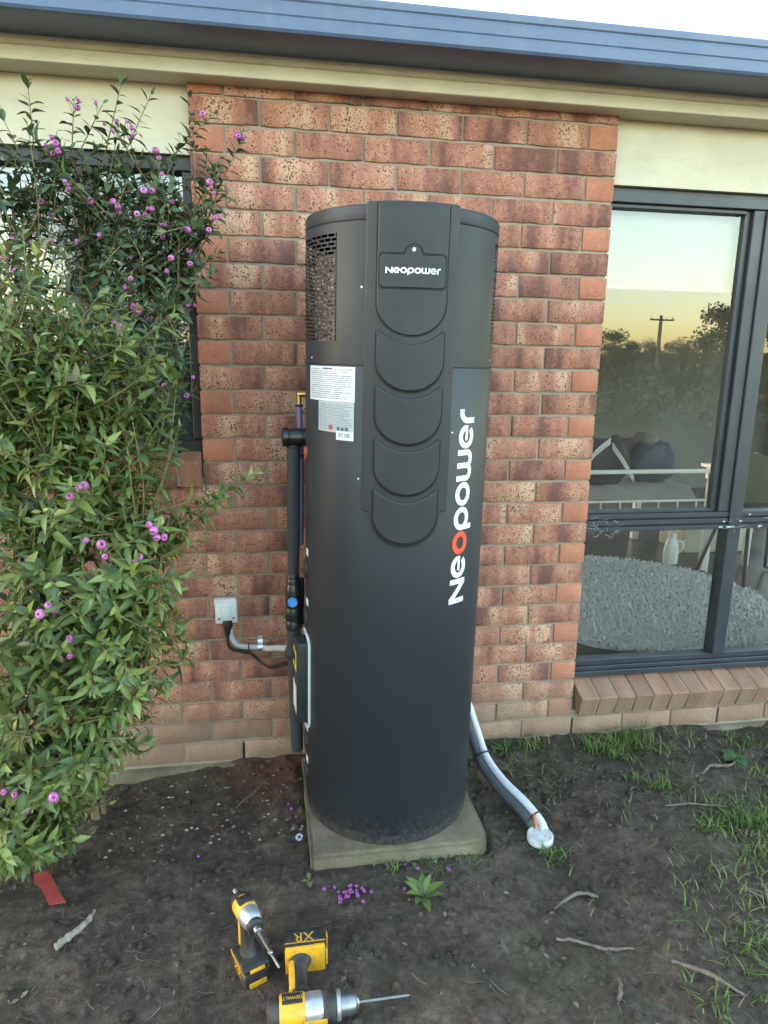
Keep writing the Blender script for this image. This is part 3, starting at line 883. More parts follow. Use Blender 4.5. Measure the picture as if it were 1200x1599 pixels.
def arc(cx, cz, rx, rz, a0, a1, n):
    return [(cx+rx*math.cos(R(a0+(a1-a0)*i/n)), cz+rz*math.sin(R(a0+(a1-a0)*i/n))) for i in range(n+1)]
pw = 0.128
panel = [(-pw, 1.112)] + arc(-pw+0.008, 1.951, 0.008, 0.008, 180, 90, 3) + arc(pw-0.008, 1.951, 0.008, 0.008, 90, 0, 3) + [(pw, 1.112), (pw-0.006, 1.107), (pw-0.020, 1.106)]
panel += [(pw-0.024, 1.098)] + arc(0, 1.090, 0.100, 0.087, -4, -176, 26) + [(-pw+0.024, 1.098), (-pw+0.020, 1.106), (-pw+0.006, 1.107)]
front = wrap(panel, -0.002, 0.013, 0.004, 'front_panel', M_PLAS)
# top plate
pl0 = [(-0.094, 1.9515), (0.094, 1.9515)] + arc(0, 1.700, 0.094, 0.089, 0, -180, 24)
wrap([(p[0]*1.04, p[1] if p[1] > 1.94 else p[1]-0.0035) for p in pl0], 0.0120, 0.01335, 0.0, 'plate_shade', M_DEEPBLK, front)  # black sheet standing in for the shade round the plate edge
wrap(pl0, 0.0125, 0.0165, 0.0035, 'panel_plate', M_PLAS, front)
for (zt, zm, zb) in ((1.627, 1.589, 1.459), (1.477, 1.440, 1.308), (1.325, 1.290, 1.160), (1.178, 1.140, 1.013)):
    w = 0.092
    P = [(-w, zb+0.083)] + [(-w, zt-0.004), (-w+0.004, zt)]
    for i in range(1, 14):
        t = -1 + 2*i/14
        P.append((t*(w-0.004), zt-(zt-zm)*(1-t*t)))
    P += [(w-0.004, zt), (w, zt-0.004), (w, zb+0.083)] + arc(0, zb+0.083, w, 0.083, -6, -174, 24)
    Pg = [(p[0]*1.045, (p[1]-(zb+0.08))*1.03+zb+0.0765) for p in P]
    wrap(Pg, 0.0120, 0.01335, 0.0, 'scallop_shade', M_DEEPBLK, front)  # black sheet painted as the shadow line below the scallop
    wrap(P, 0.0125, 0.0195, 0.0050, 'scallop', M_PLAS, front)
def rrect(x0, z0, x1, z1, r, n=4):
    return arc(x0+r, z0+r, r, r, 180, 270, n) + arc(x1-r, z0+r, r, r, 270, 360, n) + arc(x1-r, z1-r, r, r, 0, 90, n) + arc(x0+r, z1-r, r, r, 90, 180, n)
def cover_poly(g):
    x0, z0, x1, z1, r = -0.086-g, 1.738-g, 0.086+g, 1.824+g, 0.012
    t = 0.0205+g
    return arc(x0+r, z0+r, r, r, 180, 270, 4) + arc(x1-r, z0+r, r, r, 270, 360, 4) + arc(x1-r, z1-r, r, r, 0, 90, 4) + [(t+0.001, z1)] + arc(0, 1.827, t, t, 8, 172, 12) + [(-t-0.001, z1)] + arc(x0+r, z1-r, r, r, 90, 180, 4)
wrap(cover_poly(0.0045), 0.0160, 0.01690, 0.0, 'cover_gap_shade', M_DEEPBLK, front)  # raised black sheet in place of shade in the gap round the cover
cover = wrap(cover_poly(0.0), 0.0162, 0.0190, 0.002, 'control_cover', M_PLAS, front)
sc = MB().lathe([(0.005, 0), (0.005, 0.0015), (0.003, 0.002)], 14, axis_mat(cyl(PC, 1.836, TR+0.0188), cyl(PC, 1.836, 1)-cyl(PC, 1.836, 0)))
tpart(sc, 'screw', M_LETT, front)
# --- lettering: built from strokes
def stroke(path, w, closed=False):
    out = []
    if not closed:
        P2 = []
        for a, b in zip(path, path[1:]):
            m = max(1, int((Vector(b)-Vector(a)).length/0.12))
            P2 += [tuple(Vector(a).lerp(Vector(b), i/m)) for i in range(m)]
        path = P2 + [tuple(path[-1])]
    n = len(path)
    for i in range(n):
        if closed:
            a, c = Vector(path[i-1]), Vector(path[(i+1) % n])
        else:
            a, c = Vector(path[max(0, i-1)]), Vector(path[min(n-1, i+1)])
        t = (c-a).normalized(); nn_ = Vector((-t.y, t.x))
        p = Vector(path[i])
        out.append((p+nn_*w/2, p-nn_*w/2))
    q = []
    m = n if closed else n-1
    for i in range(m):
        a = out[i]; b = out[(i+1) % n]
        q.append((a[0], a[1], b[1], b[0]))
    return q
def ell(cx, cy, rx, ry, a0, a1, n): return arc(cx, cy, rx, ry, a0, a1, n)
SW = 0.25
def letter(c, W):
    h = SW/2
    if c == 'o': return [stroke(ell(W/2, .5, W/2-h, .5-h, 0, 352.5, 47), SW, True)]
    if c == 'p': return [stroke(ell(W/2, .5, W/2-h, .5-h, 0, 352.5, 47), SW, True), stroke([(h, .5), (h, -.24)], SW)]
    if c == 'e': return [stroke(ell(W/2, .5, W/2-h, .5-h, 12, 322, 44), SW), stroke([(.36, .50), (W-.03, .50)], SW*.62)]
    if c == 'N': return [stroke([(h, 0), (h, 1)], SW), stroke([(h+.02, .93), (W-h-.02, .07)], SW*1.02), stroke([(W-h, 0), (W-h, 1)], SW)]
    if c == 'r': return [stroke([(h, 0), (h, .45)]+ell(.50, .47, .50-h, .405, 172, 90, 9)+[(W, .875)], SW)]
    if c == 'w':
        q = (W-SW)/2
        return [stroke([(h, 1), (h, .42)]+ell(h+q/2, .36, q/2, .235, 180, 360, 14)+[(h+q, 1)], SW), stroke([(h+q, .42)]+ell(h+q*1.5, .36, q/2, .235, 180, 360, 14)+[(W-h, 1)], SW)]
WORD = [('N', .800, .880), ('e', .884, .957), ('o', .961, 1.034), ('p', 1.038, 1.111), ('o', 1.115, 1.188), ('w', 1.192, 1.287), ('e', 1.291, 1.362), ('r', 1.366, 1.408)]
LH = 0.0665
def put_letters(fn, par, dep, red):
    for i, (c, a0, a1) in enumerate(WORD):
        W = (a1-a0)/LH
        mb = MB(); k = 0
        for sidx, quads in enumerate(letter(c, W)):
            for q in quads:
                ps = [(p.x, p.y) for p in q]
                # keep quads small across the curve
                v = [fn(p[0]*LH + a0, p[1]*LH, dep + 0.00012*sidx) for p in ps]
                mb.add(v, [(0, 1, 2, 3)])
        o = mb.build('letter_'+c.lower() if c != 'N' else 'letter_n', M_RED if (red and i == 2) else M_LETT, par, None)
SB = R(40.3)
put_letters(lambda a, b, d: cyl(SB - b/TR + (a-1.1)*R(3.0), a, TR+0.0006+d), tank, 0.0, True)
k_ = 0.143/0.608
def small(a, b, d):
    s = (a-1.104)*k_; return cyl(PC + s/TR, 1.7745 + b*k_, TR+0.0195+d)
put_letters(small, cover, 0.0, False)
# --- stickers
def sticker_mat(name, base, ink, rows, seed, dens=0.5):
    m, nt, b = new_mat(name)
    tc = nd(nt, 'ShaderNodeTexCoord')
    sp = nd(nt, 'ShaderNodeSeparateXYZ'); nt.links.new(tc.outputs['UV'], sp.inputs[0])
    fr = math_(nt, 'FRACT', math_(nt, 'MULTIPLY', sp.outputs[1], rows))
    row = math_(nt, 'FLOOR', math_(nt, 'MULTIPLY', sp.outputs[1], rows))
    line = math_(nt, 'MULTIPLY', math_(nt, 'GREATER_THAN', fr, 0.32), math_(nt, 'LESS_THAN', fr, 0.72))
    cb = nd(nt, 'ShaderNodeCombineXYZ')
    nt.links.new(math_(nt, 'MULTIPLY', sp.outputs[0], 60), cb.inputs[0]); nt.links.new(math_(nt, 'ADD', math_(nt, 'MULTIPLY', row, 7.7), seed), cb.inputs[1])
    wd = math_(nt, 'GREATER_THAN', tex(nt, 'noise', cb.outputs[0], 1.0, 2), 0.42)
    cb2 = nd(nt, 'ShaderNodeCombineXYZ'); nt.links.new(math_(nt, 'ADD', math_(nt, 'MULTIPLY', row, 3.1), seed*2), cb2.inputs[0])
    ln = tex(nt, 'noise', cb2.outputs[0], 1.0, 0)
    lim = math_(nt, 'LESS_THAN', sp.outputs[0], math_(nt, 'ADD', 0.35, math_(nt, 'MULTIPLY', ln, 1.1)))
    mar = math_(nt, 'MULTIPLY', math_(nt, 'GREATER_THAN', sp.outputs[0], 0.05), math_(nt, 'LESS_THAN', sp.outputs[0], 0.95))
    mv = math_(nt, 'MULTIPLY', math_(nt, 'GREATER_THAN', sp.outputs[1], 0.05), math_(nt, 'LESS_THAN', sp.outputs[1], 0.96))
    f = math_(nt, 'MULTIPLY', math_(nt, 'MULTIPLY', line, wd), math_(nt, 'MULTIPLY', lim, math_(nt, 'MULTIPLY', mar, mv)))
    nt.links.new(mix(nt, math_(nt, 'MULTIPLY', f, dens), base, ink), b.inputs['Base Color'])
    b.inputs['Roughness'].default_value = 0.35
    return m
def barcode_mat():
    m, nt, b = new_mat('barcode_print')
    tc = nd(nt, 'ShaderNodeTexCoord')
    sp = nd(nt, 'ShaderNodeSeparateXYZ'); nt.links.new(tc.outputs['UV'], sp.inputs[0])
    cb = nd(nt, 'ShaderNodeCombineXYZ'); nt.links.new(math_(nt, 'MULTIPLY', sp.outputs[0], 46), cb.inputs[0])
    st = math_(nt, 'GREATER_THAN', tex(nt, 'noise', cb.outputs[0], 1.0, 0), 0.5)
    ins = math_(nt, 'MULTIPLY', math_(nt, 'MULTIPLY', math_(nt, 'GREATER_THAN', sp.outputs[0], 0.12), math_(nt, 'LESS_THAN', sp.outputs[0], 0.88)), math_(nt, 'MULTIPLY', math_(nt, 'GREATER_THAN', sp.outputs[1], 0.32), math_(nt, 'LESS_THAN', sp.outputs[1], 0.85)))
    nt.links.new(mix(nt, math_(nt, 'MULTIPLY', st, ins), (0.62, 0.68, 0.72), (0.03, 0.03, 0.04)), b.inputs['Base Color'])
    b.inputs['Roughness'].default_value = 0.35
    return m
def sticker(d0, d1, z0, z1, dep, name, mat, lab=None):
    s0, s1 = R(d0+4.3)*TR, R(d1+4.3)*TR
    o = wrap([(s0, z0), (s1, z0), (s1, z1), (s0, z1)], 0.0001, dep, 0.0, name, mat, None, uv=True)
    if lab: o['label'] = lab
    return o
st1 = sticker(-74.2, -34.6, 1.421, 1.522, 0.0009, 'warning_label', sticker_mat('warning_print', (0.55, 0.58, 0.62), (0.05, 0.05, 0.06), 17, 3.0, 0.8), 'white printed warning sticker')
sticker(-62.8, -35.0, 1.331, 1.4202, 0.0006, 'rating_label', sticker_mat('rating_print', (0.34, 0.39, 0.41), (0.08, 0.10, 0.12), 17, 11.0, 0.75), 'grey printed rating plate sticker')
sticker(-46.9, -35.1, 1.310, 1.3355, 0.0012, 'barcode_label', barcode_mat(), 'small white barcode sticker')
sticker(-58.0, -50.5, 1.514, 1.5180, 0.0011, 'label_heading', simple('heading_ink', (0.06, 0.06, 0.07), 0.5))
sticker(-53.0, -49.8, 1.337, 1.352, 0.0008, 'label_symbol', simple('symbol_red', (0.35, 0.05, 0.04), 0.5))
for i, (a, b) in enumerate(((-46.5, -44.6), (-43.6, -41.7), (-40.6, -38.7))):
    sticker(a, b, 1.338, 1.347, 0.0008, 'label_symbol', simple('symbol_ink', (0.05, 0.06, 0.07), 0.5))
# --- side ports with plugs and small tags at the left silhouette
for z in (0.905, 0.73, 0.265, 0.14):
    Mx = axis_mat(cyl(R(-88), z-0.055, TR-0.004), cyl(R(-88), 0, 1)-cyl(R(-88), 0, 0))
    tpart(MB().lathe([(0.036, 0), (0.036, 0.006), (0.030, 0.010), (0.0, 0.011)], 20, Mx, cap=False), 'port_plug', simple('plug_black', (0.022, 0.022, 0.026), 0.5))
    sticker(-84.5, -79, z, z+0.024, 0.0012, 'port_tag', M_LETT)
tpart(MB().lathe([(0.012, 0), (0.012, 0.006), (0.008, 0.008)], 14, axis_mat(cyl(R(-84), 1.245, TR), cyl(R(-84), 0, 1)-cyl(R(-84), 0, 0)) @ Matrix.Diagonal((1, 1.8, 1, 1))), 'red_plug', simple('red_plastic', (0.35, 0.06, 0.04), 0.4), None)
# --- junction box with pale gasket
def boxmat(th): # local x = tangential (towards viewer right), y = outward
    return Matrix.Translation(cyl(th, 0.455, 0)) @ Matrix.Rotation(th, 4, 'Z')
JB = R(-85)
BM = Matrix.Translation(Vector((0, 0, lz(0.455)))) @ Matrix.Rotation(JB, 4, 'Z')   # +x tangential, -y outward
g = MB()
hw, hh = 0.056, 0.172
P = rrect(-hw, -hh, hw, hh, 0.035, 6)
pts = [cyl(JB + p[0]/TR, 0.455+p[1], TR+0.003) for p in P]
g.tube(pts+[pts[0], pts[1]], 0.0052, 8, cap=False)
tpart(g, 'gasket', simple('grey_gasket', (0.50, 0.54, 0.58), 0.5))
jb = MB()
jb.rbox((-0.046, -(TR+0.040), -0.150), (0.046, -(TR-0.03), 0.150), 0.012, BM)
box = tpart(jb, 'junction_box', M_PLAS)
tpart(MB().box((-0.040, -(TR+0.0412), 0.045), (0.040, -(TR+0.0403), 0.115), BM), 'yellow_label', simple('yellow_print', (0.62, 0.52, 0.06), 0.4), box, None)
tpart(MB().box((-0.04, -(TR+0.0412), 0.062), (0.02, -(TR+0.0413), 0.10), BM), 'label_symbol', M_DEEPBLK, box, None)
tpart(MB().box((-0.040, -(TR+0.0412), -0.110), (0.040, -(TR+0.0403), -0.010), BM), 'white_label', simple('label_paper', (0.55, 0.54, 0.52), 0.6), box, None)
for (d, z) in ((-72, 1.545), (60, 1.55), (-31.5, 1.74), (23, 1.34), (-31.6, 1.2)):
    tpart(MB().lathe([(0.0035, 0), (0.0035, 0.001), (0.002, 0.0018)], 10, axis_mat(cyl(R(d), z, TR), cyl(R(d), 0, 1)-cyl(R(d), 0, 0))), 'screw', simple('steel_screw', (0.5, 0.5, 0.5), 0.35, 0.8))
# slab
sb = MB()
bm = bmesh.new(); bmesh.ops.create_cube(bm, size=1)
for v in bm.verts: v.co = Vector((0.351+(v.co.x+.5)*0.608, -0.676+(v.co.y+.5)*0.61, -0.125+(v.co.z+.5)*(0.125-0.0365)))
bmesh.ops.bevel(bm, geom=list(bm.edges), offset=0.012, segments=2, affect='EDGES')
bmesh.ops.subdivide_edges(bm, edges=[e for e in bm.edges if e.calc_length() > 0.05], cuts=14, use_grid_fill=True)
for v in bm.verts:
    k = noise.noise(v.co*9)*0.0035 + noise.noise(v.co*30)*0.0016
    v.co += Vector((k, k*0.8, 0 if v.co.z > -0.045 and v.co.y > -0.63 else k*0.7))
    if v.co.y < -0.63 and v.co.x > 0.92: v.co += Vector((-0.008, 0.006, -0.002))
slab = sb.bm(bm).build('paving_slab', M_CONC, None, 50)
tag(slab, 'square mossy concrete paving slab under the black tank', 'slab')

# ------------------------------------------------------------------ pipework left of the tank
M_FOAM = simple('pipe_foam', (0.022, 0.024, 0.026), 0.75, var=0.2, nscale=25, bmp=0.3, bdist=0.001, bscale=60)
M_FIT = simple('black_fitting', (0.010, 0.010, 0.011), 0.38, var=0.2)
M_BRASS = simple('brass', (0.62, 0.42, 0.14), 0.3, 1.0)
M_ZINC = simple('zinc_plate', (0.62, 0.66, 0.70), 0.28, 0.9)
M_GREYP = simple('grey_conduit', (0.42, 0.42, 0.47), 0.5, var=0.06)
px_, py_ = 0.325, -0.325
pipe = root('insulated_water_pipe', 'black foam insulated water pipe with valve running down beside the tank', 'pipe', (px_, py_, 0.1))
MB().tube([(px_+0.002, py_, 1.262), (px_-0.001, py_, 1.10), (px_-0.003, py_-0.003, 0.95), (px_-0.006, py_, 0.815)], [0.0215, 0.0225, 0.022, 0.019], 16, smooth=5).build('insulation', M_FOAM, pipe)
Mx = axis_mat((0.378, py_-0.01, 1.290), (-1, 0, 0.0))
MB().lathe([(0.026, 0), (0.031, 0.004), (0.031, 0.018), (0.027, 0.020), (0.027, 0.024), (0.0295, 0.026), (0.0295, 0.062), (0.027, 0.064), (0.027, 0.068), (0.031, 0.070), (0.031, 0.086), (0.024, 0.090)], 22, Mx).build('tee_fitting', M_FIT, pipe)
MB().lathe([(0.022, 0), (0.025, 0.002), (0.025, 0.010), (0.02, 0.012)], 20, axis_mat((px_+0.002, py_, 1.2545), (0, 0, 1))).build('clamp', M_RUBBER, pipe)
Mx = axis_mat((px_-0.007, py_, 0.815), (0, 0, -1))
MB().lathe([(0.019, 0), (0.021, 0.006), (0.021, 0.012), (0.0195, 0.014), (0.023, 0.022), (0.023, 0.032), (0.021, 0.034), (0.026, 0.048), (0.0275, 0.06), (0.0275, 0.120), (0.025, 0.122), (0.028, 0.132), (0.028, 0.165), (0.026, 0.168), (0.028, 0.172), (0.028, 0.196), (0.022, 0.204)], 22, Mx).build('valve', M_FIT, pipe)
vd = Vector((CP.x-px_, CP.y-py_, 0.3)).normalized()
MB().lathe([(0.017, 0), (0.017, 0.006), (0.014, 0.008), (0.012, 0.0065)], 22, axis_mat(Vector((px_-0.009, py_, 0.718))+vd*0.024, vd)).build('valve_cap', simple('blue_plastic', (0.03, 0.22, 0.60), 0.35), pipe)
MB().tube([(px_-0.007, py_, 0.615), (px_-0.006, py_, 0.54), (px_-0.004, py_, 0.35), (px_-0.001, py_, 0.20), (px_, py_, 0.148), (px_, py_, 0.138)], [0.024, 0.024, 0.023, 0.022, 0.021, 0.015], 16, smooth=3).build('insulation', M_FOAM, pipe)
blob((px_-0.010, py_, 0.528), 0.030, 0.030, 0.032, 4, 0.05, 1.0).build('elbow', M_FOAM, pipe, 180)
MB().tube([(px_+0.022, py_+0.03, 0.79), (px_+0.020, py_+0.03, 0.62)], 0.012, 10).build('inner_pipe', M_RUBBER, pipe)
hose = root('purple_drain_hose', 'ribbed clear purple hose with brass elbow behind the insulated pipe', 'hose', (0.35, -0.25, 0.9))
pts = [Vector((0.349, -0.255, 1.395)), Vector((0.351, -0.255, 1.30)), Vector((0.354, -0.252, 1.15)), Vector((0.352, -0.25, 1.0)), Vector((0.350, -0.25, 0.9))]
P, _ = catmull(pts, 0, 34)
MB().tube(P, [0.0105 if i % 2 else 0.0085 for i in range(len(P))], 12).build('ribbed_tube', simple('purple_vinyl', (0.17, 0.13, 0.27), 0.35, var=0.1), hose, 80)
MB().tube([(0.349, -0.255, 1.392), (0.349, -0.255, 1.432)], 0.008, 12).tube([(0.344, -0.255, 1.426), (0.40, -0.255, 1.426)], 0.009, 12).build('elbow', M_BRASS, hose)
MB().lathe([(0.012, 0), (0.014, 0.001), (0.014, 0.006), (0.012, 0.007)], 18, Matrix.Translation((0.349, -0.255, 1.385))).build('clip', M_RUBBER, hose)
MB().lathe([(0.011, 0), (0.0125, 0.001), (0.0125, 0.005), (0.011, 0.006)], 18, Matrix.Translation((0.352, -0.253, 1.215))).build('clip', M_RUBBER, hose)
# ------------------------------------------------------------------ power point, conduit, cord
pp = root('power_outlet', 'grey white weatherproof power outlet mounted on the brick wall', 'power outlet', (0.066, 0.0, 0.58))
Mo = Matrix.Translation((0.066, 0, 0.580)) @ Matrix.Rotation(R(-1.5), 4, 'Y')
MB().rbox((-0.043, -0.034, -0.050), (0.043, -0.001, 0.050), 0.006, Mo).build('base', simple('pale_grey_plastic', (0.55, 0.58, 0.58), 0.45, var=0.05), pp)
M_SW = simple('outlet_cover', (0.60, 0.63, 0.63), 0.4, var=0.04)
flap = MB().rbox((-0.038, -0.0405, -0.034), (0.038, -0.0345, 0.036), 0.003, Mo).build('cover', M_SW, pp)
MB().rbox((-0.019, -0.0455, -0.026), (0.019, -0.0407, 0.024), 0.003, Mo).build('switch', M_SW, flap)
for sx in (-0.027, 0.027):
    MB().lathe([(0.0042, 0), (0.0042, 0.001)], 10, Mo @ axis_mat((sx, -0.0406, -0.026), (0, -1, 0))).build('screw', simple('screw_dark', (0.06, 0.06, 0.06), 0.5), flap)
cord = root('plug_lead', 'black power cord plugged into the wall outlet, looping to the tank', 'lead', (0.066, -0.03, 0.5))
MB().tube([(0.070, -0.026, 0.540), (0.070, -0.030, 0.520), (0.069, -0.030, 0.495), (0.068, -0.028, 0.475)], [0.020, 0.0185, 0.011, 0.007], 14, smooth=3).build('plug', M_RUBBER, cord)
MB().tube([(0.068, -0.028, 0.478), (0.070, -0.026, 0.445), (0.088, -0.022, 0.418), (0.150, -0.020, 0.398), (0.190, -0.024, 0.362), (0.225, -0.05, 0.348), (0.262, -0.12, 0.385), (0.30, -0.24, 0.45)], 0.0042, 8, smooth=7).build('cable', M_RUBBER, cord)
MB().tube([(0.068, -0.024, 0.474), (0.067, -0.02, 0.44), (0.085, -0.016, 0.409), (0.150, -0.014, 0.389), (0.192, -0.016, 0.352), (0.23, -0.045, 0.340), (0.266, -0.12, 0.376), (0.30, -0.24, 0.44)], 0.0030, 8, smooth=7).build('wire', M_RUBBER, cord)
cd = root('corrugated_conduit', 'pale grey corrugated conduit clipped to the bricks below the outlet', 'conduit', (0.18, -0.02, 0.41))
P, _ = catmull([Vector(p) for p in ((0.078, -0.018, 0.505), (0.082, -0.018, 0.470), (0.098, -0.019, 0.440), (0.130, -0.020, 0.426), (0.190, -0.021, 0.420), (0.225, -0.05, 0.425), (0.262, -0.15, 0.468), (0.312, -0.30, 0.528))], 0, 16)
MB().tube(P, [0.0125 if i % 2 else 0.0108 for i in range(len(P))], 12).build('conduit_tube', M_GREYP, cd, 80)
MB().tube([(0.078, -0.020, 0.535), (0.077, -0.018, 0.50)], 0.008, 10).build('sleeve', simple('cream_cable', (0.55, 0.48, 0.40), 0.5), cd)
MB().tube([(0.083+0.012*math.cos(a)*0.0+0.065, -0.020+0.0145*math.sin(a), 0.4225+0.0145*math.cos(a)) for a in [i*math.pi/6 for i in range(13)]], 0.0022, 6).build('cable_tie', M_RUBBER, cd)
sd_ = MB()
sd_.tube([(0.192, -0.021+0.0150*math.sin(a), 0.4200+0.0150*math.cos(a)) for a in [i*math.pi/10 for i in range(-8, 3)]], 0.0022, 6)
for i in range(9):
    a = R(-180+i*22.5)
sad = root('saddle_clip', 'shiny zinc saddle clip holding the conduit to the wall', 'clip', (0.19, -0.02, 0.43))
mb = MB()
prof = [(-0.0015, 0.462), (-0.0015, 0.437), (-0.010, 0.4365)] + [(-0.021-0.0150*math.cos(R(a)), 0.4200+0.0150*math.sin(R(a))) for a in range(80, -81, -20)] + [(-0.010, 0.404)]
for (y, z), (y2, z2) in zip(prof, prof[1:]):
    mb.add([(0.183, y, z), (0.203, y, z), (0.203, y2, z2), (0.183, y2, z2), (0.183, y-0.001, z+0.001), (0.203, y-0.001, z+0.001), (0.203, y2-0.001, z2+0.001), (0.183, y2-0.001, z2+0.001)], [(0, 1, 2, 3), (7, 6, 5, 4), (0, 3, 7, 4), (1, 5, 6, 2)])
mb.build('strap', M_ZINC, sad)
MB().lathe([(0.0055, 0), (0.005, 0.003)], 10, axis_mat((0.193, -0.0028, 0.452), (0, -1, 0))).build('screw', M_ZINC, sad)
# ------------------------------------------------------------------ drain pipes right of the tank
wp = [(0.98, -0.08, 0.30), (1.025, -0.13, 0.185), (1.058, -0.19, 0.070), (1.072, -0.27, 0.010), (1.105, -0.38, -0.022), (1.150, -0.49, -0.040), (1.176, -0.568, -0.058), (1.184, -0.605, -0.078)]
drain = root('white_drain_pipe', 'white plastic drain pipe curving from behind the tank into a round white cap', 'pipe', (1.165, -0.61, GZ))
MB().tube(wp, 0.0145, 14, smooth=7).build('pipe', simple('white_pvc', (0.52, 0.54, 0.60), 0.4, var=0.04), drain)
Mc = Matrix.Translation((1.160, -0.622, GZ-0.006))
MB().lathe([(0.042, 0), (0.0455, 0.004), (0.0455, 0.026), (0.0435, 0.029), (0.038, 0.029), (0.037, 0.0265), (0.0, 0.0265)], 32, Mc, cap=False).build('end_cap', simple('dirty_white_plastic', (0.44, 0.455, 0.45), 0.6, var=0.25, nscale=30), drain)
dp = root('insulated_drain_pipe', 'dark grey foam insulated pipe strapped along the white drain pipe', 'pipe', (1.10, -0.5, GZ))
off = [Vector(p)+Vector((-0.018, -0.006, -0.024)) for p in wp[:6]]
off = off + [Vector((1.150, -0.555, -0.078)), Vector((1.152, -0.580, -0.092))]
MB().tube(off, [0.021]*7+[0.016], 14, smooth=6).build('insulation', simple('grey_pipe_foam', (0.060, 0.066, 0.072), 0.75, var=0.15, nscale=30, bmp=0.2), dp)
MB().tube([(1.150, -0.606, -0.062), (1.147, -0.600, -0.045), (1.143, -0.592, -0.018)], 0.0065, 10, smooth=3).build('copper_stub', simple('copper', (0.50, 0.20, 0.10), 0.4, 0.8), dp)
for (i0, t) in ((2, 0.75), (5, 0.8)):
    p = Vector(wp[i0]).lerp(Vector(wp[i0+1]), t); d = (Vector(wp[i0+1])-Vector(wp[i0])).normalized()
    c = p + Vector((-0.009, -0.003, -0.012))
    n1 = d.cross(Vector((0, 0, 1))).normalized(); n2 = d.cross(n1).normalized()
    axv = Vector((-0.018, -0.006, -0.024)).normalized(); axv = (axv - d*axv.dot(d)).normalized(); ay = d.cross(axv)
    pts = [c + axv*(0.034*math.cos(a)) + ay*(0.0225*math.sin(a)) for a in [2*math.pi*k/20 for k in range(21)]]
    MB().tube(pts, 0.0028, 6).build('cable_tie', M_RUBBER, dp)
# ------------------------------------------------------------------ bits on the ground
cl = root('metal_pipe_clip', 'shiny metal pipe clip lying on the soil left of the slab', 'pipe clip', (0.312, -0.49, GZ))
mb = MB()
for i in range(9):
    a0, a1 = R(-20+i*24), R(-20+(i+1)*24)
    p = [Vector((0.303+0.0*c, -0.475, GZ+0.016))+Vector((0.013*math.cos(a)*0.7, 0.010*s, 0.013*math.sin(a))) for a in (a0, a1) for s in (-1, 1) for c in (1,)]
    mb.add(p, [(0, 1, 3, 2)])
mb.build('loop', M_ZINC, cl)
mb = MB(); mb.lathe([(0.0055, -0.001), (0.013, -0.001), (0.013, 0.0015), (0.0055, 0.0015), (0.0055, -0.001)], 18, Matrix.Translation((0.322, -0.502, GZ+0.010)) @ Matrix.Rotation(R(25), 4, 'X'), cap=False)
mb.build('eye_tab', M_ZINC, cl)
mb = MB()
pr_ = [(-0.510, -0.555), (-0.545, -0.600), (-0.535, -0.640), (-0.50, -0.655), (-0.452, -0.705), (-0.405, -0.690), (-0.415, -0.670), (-0.470, -0.585), (-0.488, -0.558)]
pr_ = [(-0.517, -0.540), (-0.532, -0.552), (-0.520, -0.585), (-0.487, -0.615), (-0.443, -0.690), (-0.396, -0.688), (-0.428, -0.640), (-0.470, -0.570), (-0.490, -0.545)]
extrude_poly(mb, pr_, lambda u, v, d: (u, v, gh(-0.45, -0.62)+0.012+d+0.10*(u+0.45)*0.2), -0.002, 0.002)
red = mb.build('red_plastic_scrap', simple('faded_red_plastic', (0.30, 0.045, 0.035), 0.55, var=0.2), None); tag(red, 'flat faded red plastic offcut lying on the soil below the shrub', 'plastic scrap')
M_STK = simple('dry_stick', (0.11, 0.088, 0.066), 0.85, var=0.4, nscale=60, bmp=0.4)
def twig(pts, r, lab, mat=None, name='twig'):
    P = [Vector((x, y, gh(x, y)+0.002+h)) for x, y, h in pts]
    P, rr_ = catmull(P, r, 5); q = random.Random(len(lab))
    P = [p+Vector((q.uniform(-.0022, .0022), q.uniform(-.0022, .0022), q.uniform(-.001, .0015))) for p in P]; rr_ = [x*q.uniform(.75, 1.3) for x in rr_]
    o = MB().tube(P, rr_, 7).build(name, mat or M_STK, None, 60)
    tag(o, lab, 'twig', 'dry twigs on the soil'); return o
twig([(-0.375, -0.862, 0.010), (-0.345, -0.825, 0.016), (-0.31, -0.785, 0.016), (-0.297, -0.740, 0.022)], [0.010, 0.0105, 0.008, 0.003], 'pale split stick with a cut end near the red plastic scrap', simple('pale_wood', (0.20, 0.18, 0.15), 0.8, var=0.4, nscale=60))
twig([(1.085, -0.93, .004), (1.13, -0.905, .008), (1.19, -0.885, .012), (1.247, -0.890, .006)], [0.003, 0.005, 0.006, 0.004], 'short curved brown twig right of the leafy weed')
twig([(1.045, -1.035, .006), (1.10, -1.055, .01), (1.17, -1.085, .008), (1.252, -1.098, .006)], [0.004, 0.005, 0.005, 0.003], 'long thin brown twig lying nearer the camera')
twig([(1.33, -1.16, .006), (1.40, -1.22, .010), (1.46, -1.29, .008)], [0.005, 0.006, 0.004], 'dark twig lying in the bottom right corner')
twig([(1.128, -1.245, .006), (1.150, -1.215, .009), (1.160, -1.185, .006)], [0.005, 0.005, 0.003], 'stubby twig near the bottom edge of the photo')
twig([(0.095, -0.30, .008), (0.16, -0.235, .02), (0.215, -0.165, .015)], [0.002, 0.0025, 0.0015], 'thin green brown twig on the soil below the outlet')
twig([(1.70, -0.52, .006), (1.80, -0.54, .010), (1.93, -0.56, .006)], [0.003, 0.004, 0.003], 'thin pale twig lying among the grass at right')
twig([(1.96, -0.36, .01), (2.02, -0.33, .016), (2.10, -0.335, .01), (2.16, -0.30, .008)], [0.004, 0.007, 0.006, 0.003], 'crooked pale stick near the round leaved weed')

